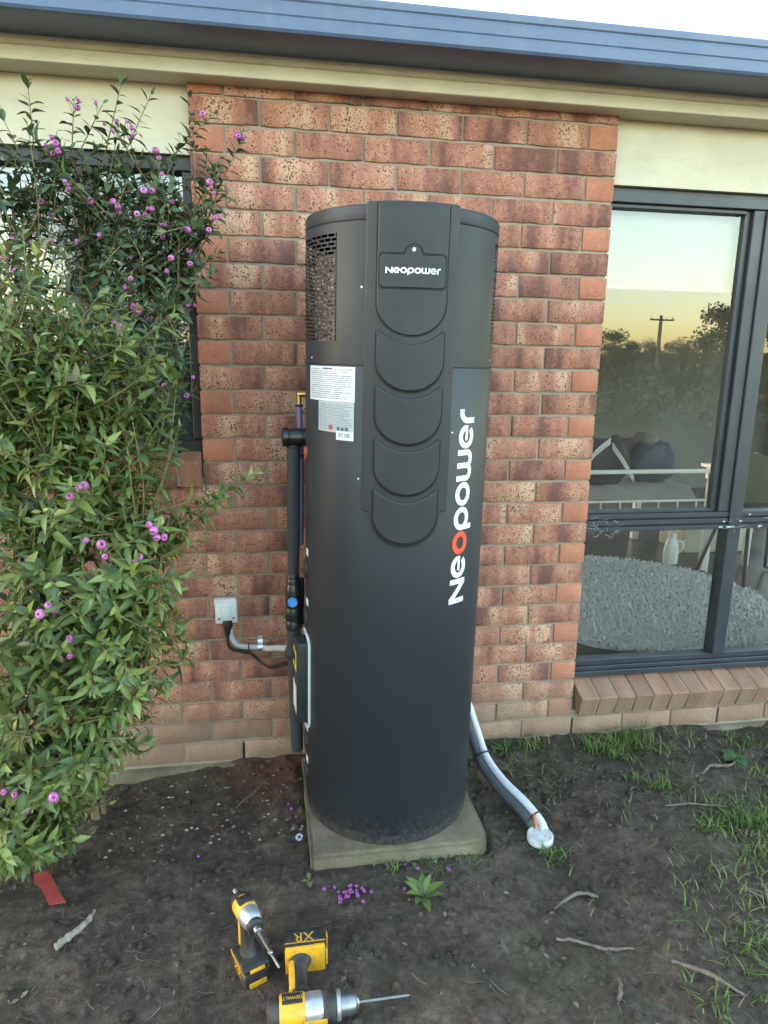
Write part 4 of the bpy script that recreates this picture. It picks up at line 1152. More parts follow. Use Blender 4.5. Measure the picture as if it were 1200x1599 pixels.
# ------------------------------------------------------------------ power tools
M_YEL = simple('yellow_tool_plastic', (0.66, 0.34, 0.012), 0.42, var=0.12, nscale=20)
add_grime(M_YEL, (0.22, 0.14, 0.06), (6, 6, 6), 0.42, 0.72, 0.65)
M_TBLK = simple('black_tool_grip', (0.014, 0.014, 0.014), 0.6, var=0.25, nscale=30)
add_grime(M_TBLK, (0.075, 0.062, 0.048), (6, 6, 6), 0.45, 0.75, 0.7)
M_ALU = simple('cast_alloy', (0.45, 0.46, 0.48), 0.38, 0.75, var=0.15, nscale=25)
M_STEEL = simple('tool_steel', (0.30, 0.30, 0.31), 0.35, 0.9)
def text_mesh(s, size):
    cu = bpy.data.curves.new('txt', 'FONT'); cu.body = s; cu.size = size; cu.align_x = 'CENTER'; cu.align_y = 'CENTER'
    ob = bpy.data.objects.new('txt', cu); COL.objects.link(ob)
    dg = bpy.context.evaluated_depsgraph_get(); dg.update()
    me = ob.evaluated_get(dg).to_mesh()
    v = [x.co.copy() for x in me.vertices]; f = [tuple(p.vertices) for p in me.polygons]
    ob.to_mesh_clear(); bpy.data.objects.remove(ob); bpy.data.curves.remove(cu)
    return v, f
def place_text(s, size, Mx, mat, par, name, bold=True):
    v, f = text_mesh(s, size)
    mb = MB().add(v, f, Mx)
    return mb.build(name, mat, par, None)
def tool(kind, label, loc, rot):
    t = root('cordless_drill' if kind == 'drill' else 'impact_driver', label, 'power tool')
    t.location = loc; t.rotation_euler = rot
    WM[t.name] = Matrix()
    # frame: nose +x, handle -z, battery foot at z = 0
    bat = MB().rbox((-0.048, -0.037, 0.0), (0.062, 0.037, 0.052), 0.006).build('battery', M_TBLK, t)
    MB().rbox((0.0622, -0.026, 0.006), (0.0670, 0.026, 0.024), 0.003).build('release_button', M_YEL, bat)
    MB().rbox((-0.044, -0.0385, 0.0525), (0.058, 0.0385, 0.066), 0.005).build('foot', M_YEL if kind == 'drill' else M_TBLK, t)
    MB().rbox((-0.045, -0.0392, 0.0540), (0.03, 0.0392, 0.058), 0.001).build('foot_band', M_TBLK if kind == 'drill' else M_YEL, t)
    MB().rbox((0.0585, -0.022, 0.0535), (0.0640, 0.022, 0.064), 0.002).build('work_light_panel', M_YEL, t)
    for sgn in (-1, 1):
        Mt = Matrix.Translation((0.005, sgn*0.0377, 0.028)) @ Matrix.Rotation(R(90 if sgn < 0 else -90), 4, 'X') @ Matrix.Rotation(R(0 if sgn < 0 else 180), 4, 'Z')
        place_text('XR', 0.040, Mt, M_YEL, bat, 'lettering')
        MB().box((-0.044, sgn*0.0373-0.0003, 0.044), (0.058, sgn*0.0373+0.0003, 0.047)).build('battery_stripe', M_YEL, bat, None)
    # handle: tapered oval column leaning forward
    hb = MB(); P = [(-0.006, 0.064), (-0.010, 0.085), (-0.012, 0.115), (-0.010, 0.145), (-0.004, 0.172)]
    RX = [0.030, 0.0225, 0.021, 0.023, 0.032]; RY = [0.026, 0.0185, 0.0175, 0.0185, 0.023]
    v = []; f = []; n = 16
    for (x, z), rx, ry in zip(P, RX, RY):
        for i in range(n):
            a = 2*math.pi*i/n; v.append((x+rx*math.cos(a), ry*math.sin(a), z))
    for j in range(len(P)-1):
        for i in range(n): f.append((j*n+i, j*n+(i+1) % n, (j+1)*n+(i+1) % n, (j+1)*n+i))
    hb.add(v, f).build('handle', M_TBLK, t, 60)
    MB().rbox((-0.036, -0.0195, 0.075), (-0.020, 0.0195, 0.160), 0.007).build('handle_spine', M_YEL, t)
    MB().rbox((0.012, -0.009, 0.138), (0.026, 0.009, 0.168), 0.005).build('trigger', M_TBLK, t)
    AX = lambda x: Matrix.Translation((x, 0, 0.200)) @ Matrix.Rotation(R(90), 4, 'Y')
    if kind == 'drill':
        MB().lathe([(0.020, 0), (0.030, 0.006), (0.034, 0.022), (0.034, 0.03)], 24, AX(-0.090)).build('rear_cap', M_TBLK, t)
        body = MB().lathe([(0.0345, 0), (0.0365, 0.004), (0.0365, 0.055), (0.034, 0.06)], 24, AX(-0.060)).rbox((-0.058, -0.024, 0.172), (0.0, 0.024, 0.186), 0.006).build('motor_housing', M_YEL, t)
        MB().lathe([(0.033, 0), (0.0345, 0.003), (0.0345, 0.034), (0.031, 0.042)], 24, AX(0.0)).build('gearbox', M_ALU, t)
        MB().lathe([(0.0325, 0), (0.0345, 0.003), (0.0345, 0.026), (0.033, 0.029)], 24, AX(0.0425)).build('clutch_ring', M_TBLK, t)
        MB().lathe([(0.030, 0), (0.032, 0.002), (0.032, 0.010), (0.029, 0.012)], 24, AX(0.072)).build('chuck_collar', M_ALU, t)
        MB().lathe([(0.0245, 0), (0.0245, 0.022), (0.021, 0.034), (0.013, 0.040), (0.011, 0.043)], 20, AX(0.0845)).build('chuck', M_STEEL, t)
        MB().lathe([(0.0032, 0), (0.0032, 0.120), (0.0010, 0.126)], 8, AX(0.125)).build('drill_bit', M_STEEL, t)
        for sgn in (-1, 1):
            MB().rbox((-0.054, sgn*0.0372-0.0012, 0.186), (-0.006, sgn*0.0372+0.0012, 0.214), 0.001).build('badge', M_TBLK, t)
            Mt = Matrix.Translation((-0.030, sgn*0.0388, 0.200)) @ Matrix.Rotation(R(90 if sgn < 0 else -90), 4, 'X') @ Matrix.Rotation(R(0 if sgn < 0 else 180), 4, 'Z')
            place_text('DEWALT', 0.0115, Mt, M_YEL, t, 'lettering')
        MB().rbox((-0.004, -0.006, 0.234), (0.05, 0.006, 0.240), 0.002).build('speed_switch', M_YEL, t)
        MB().tube([(-0.02, -0.039, 0.06), (-0.03, -0.052, 0.075), (-0.025, -0.058, 0.10)], 0.002, 6, smooth=4).build('belt_hook', M_ALU, t)
    else:
        MB().lathe([(0.014, 0), (0.022, 0.006), (0.029, 0.02), (0.029, 0.032)], 22, AX(-0.075)).build('rear_cap', M_TBLK, t)
        MB().lathe([(0.0305, 0), (0.0315, 0.003), (0.0315, 0.040), (0.030, 0.043)], 24, AX(-0.0425)).rbox((-0.045, -0.021, 0.168), (0.012, 0.021, 0.184), 0.006).build('motor_housing', M_YEL, t)
        MB().rbox((-0.038, -0.022, 0.2260), (-0.006, 0.022, 0.2335), 0.003).build('top_badge', M_TBLK, t)
        MB().lathe([(0.029, 0), (0.031, 0.003), (0.030, 0.025), (0.026, 0.038), (0.022, 0.044)], 24, AX(0.001)).build('nose_cone', M_ALU, t)
        MB().lathe([(0.023, 0), (0.0225, 0.012), (0.017, 0.016)], 22, AX(0.0455)).build('nose_bumper', M_TBLK, t)
        MB().lathe([(0.0105, 0), (0.0105, 0.014), (0.009, 0.016)], 16, AX(0.0620)).build('collet', M_STEEL, t)
        MB().lathe([(0.0042, 0), (0.0042, 0.07), (0.0060, 0.072), (0.0060, 0.082), (0.0036, 0.084), (0.0036, 0.130), (0.001, 0.134)], 8, AX(0.0785)).build('driver_bit', M_STEEL, t)
        MB().lathe([(0.006, 0), (0.005, 0.02), (0.002, 0.028)], 8, AX(-0.102)).build('hook_post', M_ALU, t)
        MB().rbox((0.010, -0.007, 0.165), (0.024, 0.007, 0.172), 0.002).build('reverse_switch', M_YEL, t)
    return t
drv = tool('driver', 'yellow and black impact driver standing on its battery, long bit pointing down right', (0.166, -1.000, gh(0.166, -1.0)-0.004), (0, 0, R(-66)))
drl = tool('drill', 'yellow and black cordless drill lying on its side with chuck to the right', (0.310, -0.966, GZ+0.038), (R(90), 0, 0))
drl.scale = (1.07, 1.07, 1.07); drv.scale = (0.95, 0.95, 0.93)

# ------------------------------------------------------------------ plants
def set_col(me, cols):
    a = me.color_attributes.new('col', 'FLOAT_COLOR', 'POINT')
    flat = []
    for c in cols: flat += [c[0], c[1], c[2], 1.0]
    a.data.foreach_set('color', flat)
def leaf_geo(L, W, fold=0.30, curl=0.25):
    # leaf along +y, normal +z, folded along midrib
    v = []; f = []
    prof = [(0.0, 0.03), (0.16, 0.55), (0.40, 1.0), (0.66, 0.80), (0.86, 0.38), (1.0, 0.02)]
    for (t, w) in prof:
        y = L*t; zc = -curl*L*t*t
        ww = W/2*w
        v += [(-ww, y, zc+fold*ww), (0, y, zc), (ww, y, zc+fold*ww)]
    for i in range(len(prof)-1):
        a = 3*i; f += [(a, a+1, a+4, a+3), (a+1, a+2, a+5, a+4)]
    return v, f
def leaf_matrix(p, d, nrm, s):
    y = d.normalized(); z = (nrm - y*nrm.dot(y))
    if z.length < 1e-4: z = y.orthogonal()
    z.normalize(); x = y.cross(z)
    return Matrix(((x.x*s, y.x*s, z.x*s, p.x), (x.y*s, y.y*s, z.y*s, p.y), (x.z*s, y.z*s, z.z*s, p.z), (0, 0, 0, 1)))
def berry_mesh(name, r, mat):
    prof = [(0.001, -r*0.95), (r*0.5, -r*0.86), (r*0.86, -r*0.45), (r, 0.0), (r*0.90, r*0.45), (r*0.62, r*0.80), (r*0.42, r*0.86), (r*0.30, r*0.70), (r*0.001, r*0.52)]
    q = MB().lathe(prof, 12, None, cap=False)
    me = mdata(name, q.v, q.f, mat, 180)
    return me
def berry_mat():
    m, nt, b = new_mat('berry_skin')
    v = coords(nt, 'Object'); oi = nd(nt, 'ShaderNodeObjectInfo')
    c = ramp(nt, oi.outputs['Random'], [(0.0, (0.20, 0.035, 0.13)), (0.5, (0.37, 0.060, 0.27)), (1.0, (0.46, 0.12, 0.38))])
    sp = nd(nt, 'ShaderNodeSeparateXYZ'); nt.links.new(v, sp.inputs[0])
    c = mix(nt, math_(nt, 'MULTIPLY', tex(nt, 'noise', v, 160, 3), 0.3), c, (0.60, 0.35, 0.58))
    rad = math_(nt, 'SQRT', math_(nt, 'ADD', math_(nt, 'MULTIPLY', sp.outputs[0], sp.outputs[0]), math_(nt, 'MULTIPLY', sp.outputs[1], sp.outputs[1])))
    crater = math_(nt, 'MULTIPLY', math_(nt, 'LESS_THAN', rad, 0.0038), math_(nt, 'GREATER_THAN', sp.outputs[2], 0.0))
    c = mix(nt, math_(nt, 'MULTIPLY', crater, 0.75), c, (0.09, 0.02, 0.05))
    nt.links.new(c, b.inputs['Base Color']); b.inputs['Roughness'].default_value = 0.38
    return m
M_BERRY = berry_mat()
M_STEM = simple('shrub_stem', (0.15, 0.105, 0.06), 0.8, var=0.35, nscale=40)
M_TWIGG = simple('shrub_twig', (0.17, 0.13, 0.055), 0.7, var=0.3, nscale=60)
def shrub(name, label, base, mains, vols, tips, seed, leafL, palette, tipcol, n_berry, berry_r, berry_filter=None, twl=(0.16, 0.30), limit=None, pairgap=0.020):
    r = random.Random(seed)
    t = root(name, label, 'shrub', base)
    base = Vector(base)
    stems = MB(); paths = []
    for q in mains:
        q = Vector(q)
        mid = base.lerp(q, 0.45) + Vector((r.uniform(-.05, .05), r.uniform(-.05, .05), 0.08))
        P, rad = catmull([base+Vector((r.uniform(-.03, .03), r.uniform(-.03, .03), -0.03)), mid, q], [0.012, 0.008, 0.004], 8)
        stems.tube(P, rad, 7); paths += P[4:]
    targets = [(Vector(p), True) for p in tips]
    for (c, rad, cnt) in vols:
        for i in range(cnt):
            while True:
                d = Vector((r.uniform(-1, 1), r.uniform(-1, 1), r.uniform(-1, 1)))
                if d.length <= 1: break
            d = d.normalized()*d.length**0.45
            p = Vector((c[0]+d.x*rad[0], c[1]+d.y*rad[1], c[2]+d.z*rad[2]))
            if p.z < GZ+0.04: p.z = GZ+0.04+r.random()*0.1
            if p.y > -0.075: p.y = -0.075-r.random()*0.08
            if limit and not limit(p): continue
            targets.append((p, False))
    twigs = MB(); leaves = []; tipsout = []
    for (p, long) in targets:
        cand = sorted(paths, key=lambda a: (a-p).length + 0.6*max(0, a.z-p.z+0.05))[:6]
        a = r.choice(cand)
        if (p-a).length > 0.55:
            a = p + (a-p).normalized()*r.uniform(0.38, 0.52)
        mid = a.lerp(p, 0.5) + Vector((r.uniform(-.03, .03), r.uniform(-.03, .03), -0.03*(p-a).length + r.uniform(-.02, .02)))
        P, rad = catmull([a, mid, p], [0.0032, 0.0024, 0.0011], 7)
        twigs.tube(P, rad, 4, cap=False)
        tipsout.append((p, (P[-1]-P[-3]).normalized()))
        # leaves in crossed pairs
        ln = sum((P[i+1]-P[i]).length for i in range(len(P)-1))
        want = min(ln*0.97, r.uniform(*twl))
        dist = 0.0; pos = []
        i = len(P)-1; acc = 0
        seglist = [(P[k+1], P[k]) for k in range(len(P)-2, -1, -1)]
        nxt = 0.0; trav = 0.0
        for (u, w) in seglist:
            sl = (w-u).length
            while nxt <= trav+sl and nxt < want:
                q = u.lerp(w, (nxt-trav)/max(sl, 1e-6)); pos.append((q, (u-w).normalized(), nxt/max(want, 1e-6)))
                nxt += pairgap*r.uniform(0.75, 1.3)
            trav += sl
        ph = r.uniform(0, 3.14)
        for k, (q, d, fr) in enumerate(pos):
            side = d.orthogonal().normalized(); side = Matrix.Rotation(ph + k*1.57 + r.uniform(-.3, .3), 3, d) @ side
            for sg in (-1, 1):
                if r.random() < 0.10: continue
                opening = 0.45 + 0.75*min(1, fr*2.2) + r.uniform(-.2, .2)
                ld = d*math.cos(opening) + side*sg*math.sin(opening)
                ld = (ld + Vector((0, 0, -0.10+r.uniform(-.15, .15)))).normalized()
                nrm = (d*math.sin(opening) - side*sg*math.cos(opening)) + Vector((r.uniform(-.3, .3), r.uniform(-.3, .3), 0.55))
                sc_ = leafL*r.uniform(0.55, 1.20)*(0.55 if fr < 0.06 else 1.0)
                young = fr < 0.12 and r.random() < 0.35
                leaves.append((leaf_matrix(q + ld*0.003, ld, nrm, sc_), young, q))
    stems.build('stem', M_STEM, t, 60)
    tw = twigs.build('twigs', M_TWIGG, t, 60); tag(tw, kind='stuff')
    # variants
    def shade(c, k): return tuple(x*k for x in c)
    variants = []
    for vi in range(9):
        c = palette[vi % len(palette)] if vi < 7 else tipcol[vi-7]
        W = 0.31+0.10*r.random()
        v, f = leaf_geo(1.0, W*r.uniform(0.85, 1.25), 0.15+0.45*r.random(), r.uniform(-0.05, 0.55))
        tw_ = r.uniform(-0.5, 0.5)
        v = [(x*math.cos(tw_*y)-z*math.sin(tw_*y)+0.10*tw_*y*y, y, x*math.sin(tw_*y)+z*math.cos(tw_*y)) for x, y, z in v]
        me = mdata('leaf', v, f, M_LEAF, 180)
        k = r.uniform(0.85, 1.2)
        set_col(me, [shade(c, k*(1.18 if j % 3 == 1 else 1.0)) for j in range(len(v))])
        variants.append((v, f, [shade(c, k*(1.18 if j % 3 == 1 else 1.0)) for j in range(len(v))], me))
    leaves.sort(key=lambda L: (L[2]-CP).length)
    vis = [L for L in leaves]
    r2 = random.Random(seed+1)
    for (Mx, young, q) in vis[:290]:
        vi = 7 + r2.randrange(2) if young else r2.randrange(7)
        o = bpy.data.objects.new('leaf', variants[vi][3]); COL.objects.link(o)
        o.parent = t; o.matrix_parent_inverse = WM[t.name].inverted(); o.matrix_basis = Mx
    V = []; F = []; Cc = []
    for (Mx, young, q) in vis[290:]:
        vi = 7 + r2.randrange(2) if young else r2.randrange(7)
        v, f, c, _ = variants[vi]; n = len(V)
        V += [Mx @ Vector(p) for p in v]; F += [tuple(i+n for i in g) for g in f]
        k = r2.uniform(0.75, 1.25); Cc += [shade(x, k) for x in c]
    me = mdata('foliage', V, F, M_LEAF, 180); set_col(me, Cc)
    fo = obj('foliage', me, t); tag(fo, kind='stuff')
    bme = berry_mesh('berry', berry_r, M_BERRY)
    cand = [x for x in tipsout if (berry_filter is None or berry_filter(x[0]))]
    r2.shuffle(cand)
    stalks = MB(); placed = 0
    for (p, d) in cand:
        if placed >= n_berry: break
        for k in range(r2.choice((1, 1, 2, 3, 4))):
            o = bpy.data.objects.new('berry', bme); COL.objects.link(o)
            off_ = Vector((r2.uniform(-.022, .022), r2.uniform(-.045, -.01), r2.uniform(-.018, .030)))
            q = p - d*r2.uniform(-0.025, 0.05) + off_
            dirv = (off_ + Vector((0, -0.035, 0.004)) + Vector((r2.uniform(-.02, .02), 0, r2.uniform(-.02, .02)))).normalized()
            o.parent = t; o.matrix_parent_inverse = WM[t.name].inverted()
            o.matrix_basis = Matrix.Translation(q) @ dirv.to_track_quat('Z', 'Y').to_matrix().to_4x4() @ Matrix.Scale(r2.uniform(0.55, 1.15), 4) @ Matrix.Diagonal((r2.uniform(.85, 1.1), 1, r2.uniform(.8, 1.1), 1))
            stalks.tube([p - d*0.035, q - dirv*berry_r*0.7], 0.0009, 3, cap=False)
            placed += 1
    sk = stalks.build('stalks', M_TWIGG, t, 60); tag(sk, kind='stuff')
    print(name, 'leaves', len(leaves), 'berries', placed)
    return t
PAL_R = [(0.075, 0.118, 0.058), (0.058, 0.098, 0.050), (0.090, 0.132, 0.062), (0.066, 0.108, 0.060), (0.105, 0.145, 0.066), (0.080, 0.115, 0.068), (0.052, 0.086, 0.044)]
PAL_F = [(0.100, 0.145, 0.036), (0.072, 0.118, 0.032), (0.135, 0.175, 0.042), (0.084, 0.128, 0.038), (0.165, 0.188, 0.046), (0.060, 0.100, 0.032), (0.112, 0.148, 0.046)]
shrub('berry_shrub', 'tall dark leaved shrub with purple berries against the left window', (-0.42, -0.22, GZ),
      [(-0.45, -0.25, 1.75), (-0.25, -0.25, 1.75), (-0.12, -0.24, 1.85), (-0.55, -0.25, 1.6), (-0.05, -0.25, 1.5), (-0.3, -0.22, 2.0), (-0.5, -0.25, 2.0), (0.03, -0.25, 1.95)],
      [((-0.46, -0.27, 2.05), (0.20, 0.12, 0.15), 40), ((-0.20, -0.26, 2.05), (0.20, 0.12, 0.16), 46), ((0.02, -0.27, 2.03), (0.12, 0.10, 0.15), 22),
       ((-0.10, -0.27, 1.82), (0.16, 0.12, 0.16), 56), ((-0.40, -0.27, 1.72), (0.22, 0.12, 0.16), 50), ((-0.20, -0.27, 1.54), (0.20, 0.12, 0.16), 74), ((-0.14, -0.28, 1.36), (0.14, 0.11, 0.09), 20), ((-0.55, -0.27, 1.45), (0.2, 0.12, 0.2), 26), ((-0.45, -0.28, 1.1), (0.3, 0.12, 0.3), 26)],
      [(-0.42, -0.27, 2.31), (-0.30, -0.26, 2.27), (-0.16, -0.26, 2.34), (-0.08, -0.27, 2.30), (0.035, -0.27, 2.32), (0.19, -0.27, 2.215), (0.10, -0.27, 2.26), (0.10, -0.28, 1.86), (0.085, -0.28, 1.80), (0.07, -0.28, 1.93), (-0.50, -0.27, 2.22), (-0.22, -0.26, 2.27), (0.11, -0.28, 2.12), (0.02, -0.28, 1.45)],
      11, 0.047, PAL_R, [(0.085, 0.115, 0.055), (0.075, 0.120, 0.05)], 165, 0.0092, lambda p: p.z > 1.40 and p.y < -0.25, pairgap=0.021)
shrub('leafy_shrub', 'bright green bushy shrub with large purple berries at the left photo edge', (-0.66, -0.62, GZ),
      [(-0.40, -0.72, 1.35), (-0.30, -0.72, 1.05), (-0.35, -0.72, 0.75), (-0.50, -0.70, 1.5), (-0.2, -0.74, 0.9), (-0.25, -0.74, 1.2), (-0.45, -0.7, 0.4), (-0.55, -0.72, 0.2), (-0.1, -0.74, 1.05), (-0.3, -0.74, 0.55)],
      [((-0.40, -0.72, 1.52), (0.22, 0.18, 0.20), 62), ((-0.14, -0.76, 1.46), (0.17, 0.14, 0.15), 54), ((-0.28, -0.74, 1.27), (0.26, 0.20, 0.22), 104), ((-0.22, -0.74, 1.00), (0.27, 0.20, 0.20), 112), ((-0.22, -0.74, 0.76), (0.24, 0.20, 0.18), 104), ((-0.33, -0.72, 0.52), (0.24, 0.20, 0.18), 96), ((-0.46, -0.70, 0.28), (0.20, 0.18, 0.17), 84), ((-0.53, -0.58, 0.10), (0.18, 0.14, 0.08), 46), ((-0.41, -0.52, 0.14), (0.12, 0.12, 0.16), 40), ((-0.6, -0.75, 0.95), (0.2, 0.25, 0.6), 60)],
      [(0.015, -0.78, 1.64), (-0.03, -0.74, 1.58), (-0.10, -0.76, 1.68), (0.205, -0.74, 1.235), (0.15, -0.74, 1.20), (0.10, -0.72, 1.13), (0.12, -0.76, 1.17), (0.0, -0.74, 1.47), (-0.28, -0.76, 1.80), (-0.33, -0.72, 1.84), (0.02, -0.74, 0.95), (-0.01, -0.74, 0.78), (0.005, -0.72, 0.68), (-0.08, -0.74, 0.60), (0.06, -0.74, 1.06), (-0.22, -0.72, 0.40), (-0.36, -0.66, 0.10), (-0.40, -0.62, 0.02), (-0.22, -0.76, 1.74), (-0.30, -0.80, 1.72), (-0.25, -0.78, 1.66), (-0.18, -0.80, 1.62), (-0.14, -0.78, 1.70), (-0.10, -0.80, 1.60), (-0.05, -0.78, 1.66), (-0.33, -0.82, 1.78), (-0.36, -0.80, 1.70), (-0.20, -0.82, 1.56), (-0.12, -0.82, 1.52), (-0.04, -0.82, 1.50), (-0.28, -0.84, 1.58), (-0.02, -0.76, 1.40), (0.02, -0.78, 1.36), (-0.07, -0.80, 1.44)],
      23, 0.050, PAL_F, [(0.16, 0.20, 0.06), (0.17, 0.145, 0.07)], 34, 0.0125, lambda p: p.y < -0.78, pairgap=0.020)
# young leafy weed in front of the slab
def weed(name, lab, c, n, L, W, seed, up, cols, round_=False):
    r = random.Random(seed); t = root(name, lab, 'plant', c)
    c = Vector(c)
    for i in range(n):
        a = 2*math.pi*i/n + r.uniform(-.35, .35); e = up*r.uniform(0.6, 1.3)
        d = Vector((math.cos(a)*math.cos(e), math.sin(a)*math.cos(e), math.sin(e)))
        v, f = leaf_geo(1.0, W*r.uniform(.85, 1.2), 0.35, 0.30)
        me = mdata('leaf', v, f, M_LEAF, 180); col = r.choice(cols)
        set_col(me, [tuple(x*(1.25 if j % 3 == 1 else 1) for x in col) for j in range(len(v))])
        o = bpy.data.objects.new('leaf', me); COL.objects.link(o); o.parent = t; o.matrix_parent_inverse = WM[t.name].inverted()
        st = c + d*L*0.25*r.random()
        o.matrix_basis = leaf_matrix(st, d, Vector((-math.cos(a)*.4, -math.sin(a)*.4, 1)), L*r.uniform(.75, 1.15))
    MB().tube([c-Vector((0, 0, 0.02)), c+Vector((0, 0, L*0.3))], 0.003, 6).build('stem', M_TWIGG, t)
    return t
weed('leafy_weed', 'small upright broad leaved green weed in front of the slab', (0.690, -0.835, gh(.69, -.835)), 9, 0.074, 0.42, 5, 0.75, [(0.12, 0.17, 0.05), (0.15, 0.20, 0.07), (0.10, 0.15, 0.045)])
weed('round_leaved_weed', 'low round leaved dark green weed near the right photo edge', (2.17, -0.27, gh(2.17, -.27)), 10, 0.055, 0.9, 8, 0.3, [(0.05, 0.11, 0.04), (0.065, 0.13, 0.045)])
weed('seedling', 'tiny green seedling beside the slab front left corner', (0.345, -0.725, gh(.345, -.725)), 4, 0.034, 0.5, 9, 0.45, [(0.13, 0.19, 0.06), (0.17, 0.22, 0.09)])
weed('seedling', 'feathery green seedling against the wall right of the drain pipe', (1.22, -0.09, gh(1.22, -.09)), 12, 0.065, 0.25, 13, 0.5, [(0.04, 0.085, 0.03), (0.05, 0.10, 0.035)])
# fallen berries
bm_s = berry_mesh('fallen_berry', 0.0066, simple('dull_berry_skin', (0.17, 0.045, 0.17), 0.5, var=0.5, nscale=120))
r = random.Random(31)
spots = [(0.463+r.gauss(0, .026), -0.800+r.gauss(0, .015)) for _ in range(30)] + [(0.795, -0.735), (0.80, -0.742), (0.66, -0.70), (0.64, -0.80), (0.315, -0.40), (0.30, -0.36), (-0.02, -0.52), (0.29, -0.33), (0.695, -0.73), (0.60, -0.69)]
for i, (x, y) in enumerate(spots):
    o = bpy.data.objects.new('fallen_berry', bm_s); COL.objects.link(o)
    o.location = (x, y, gh(x, y)+0.005+r.uniform(0, .003)); o.rotation_euler = (r.uniform(-1.3, 1.3), r.uniform(-1.3, 1.3), r.uniform(0, 6))
    k = r.uniform(.7, 1.1); o.scale = (k, k, k)
    if i < 30: tag(o, 'small purple berry in the little pile of fallen berries left of the leafy weed', 'berry', 'pile of fallen berries')
    else: tag(o, 'single purple berry fallen on the bare soil', 'berry', 'scattered fallen berries')
# ------------------------------------------------------------------ grass
def blade(V, F, Cc, x, y, l, col, r, lean):
    a = r.uniform(0, 6.283); w = r.uniform(0.0016, 0.0032)
    dx, dy = math.cos(a), math.sin(a)
    z = gh(x, y)-0.004
    n = len(V); m = 4
    for i in range(m):
        t = i/(m-1)
        px = x+dx*l*lean*t*t; py = y+dy*l*lean*t*t; pz = z+l*(t-0.35*lean*t*t)
        ww = w*(1-t)**0.7 + 0.0002
        V += [(px-dy*ww, py+dx*ww, pz), (px+dy*ww, py-dx*ww, pz)]
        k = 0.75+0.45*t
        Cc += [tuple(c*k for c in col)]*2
    for i in range(m-1): F.append((n+2*i, n+2*i+1, n+2*i+3, n+2*i+2))
V = []; F = []; Cc = []; r = random.Random(77)
GC = [(0.085, 0.15, 0.026), (0.12, 0.19, 0.035), (0.15, 0.21, 0.05), (0.10, 0.16, 0.035), (0.21, 0.20, 0.09)]
clumps = [(1.60, -0.10, .05, 80, .085), (1.70, -0.13, .06, 110, .085), (1.80, -0.10, .07, 120, .09), (1.88, -0.17, .05, 60, .06), (1.69, -0.19, .04, 40, .05), (1.38, -0.045, .03, 40, .06), (1.335, -0.08, .04, 40, .06), (1.165, -0.70, .045, 70, .045), (1.75, -0.42, .05, 50, .06), (1.66, -0.37, .03, 30, .05), (1.80, -0.66, .05, 60, .05), (1.93, -0.62, .08, 110, .06), (1.99, -0.70, .07, 100, .06), (1.92, -0.76, .06, 60, .05), (1.97, -0.85, .07, 70, .05), (2.10, -0.60, .09, 80, .06), (1.83, -0.80, .05, 40, .045), (2.25, -0.45, .10, 60, .06), (2.05, -0.95, .07, 60, .05), (0.62, -0.69, .05, 60, .035), (0.75, -0.70, .06, 60, .03), (0.90, -0.69, .04, 30, .03), (2.3, -0.16, .10, 60, .06), (2.5, -0.13, .08, 60, .06), (1.62, -1.15, .14, 130, .06), (1.75, -1.05, .12, 110, .06), (1.38, -1.32, .05, 40, .04), (1.50, -0.55, .06, 24, .04), (1.42, -0.30, .05, 18, .04), (0.32, -1.06, .03, 8, .03), (1.15, -0.06, .06, 30, .05), (1.05, -0.12, .05, 20, .04), (2.05, -0.10, .1, 50, .06)]
for (cx, cy, s, n, l) in clumps:
    base = r.choice(GC)
    for i in range(n):
        x = cx+r.gauss(0, s*.6); y = min(-0.03, cy+r.gauss(0, s*.6))
        c = base if r.random() < .7 else r.choice(GC); k = r.uniform(.75, 1.2)
        blade(V, F, Cc, x, y, l*r.uniform(.45, 1.2), tuple(q*k for q in c), r, r.uniform(.3, 1.3))
for i in range(3000):
    x = r.uniform(1.15, 2.9); y = r.uniform(-1.6, -0.04)
    if noise.noise(Vector((x*2.3, y*2.3, 5))) < -0.02 and r.random() < .85: continue
    if x < 1.5 and y < -0.5 and r.random() < .75: continue
    c = r.choice(GC); k = r.uniform(.6, 1.1)
    blade(V, F, Cc, x, y, r.uniform(.018, .05), tuple(q*k for q in c), r, r.uniform(.5, 1.6))
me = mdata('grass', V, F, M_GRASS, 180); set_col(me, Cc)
g = obj('grass', me); tag(g, 'tufts of short green grass growing on the bare soil', 'grass', kind='stuff')
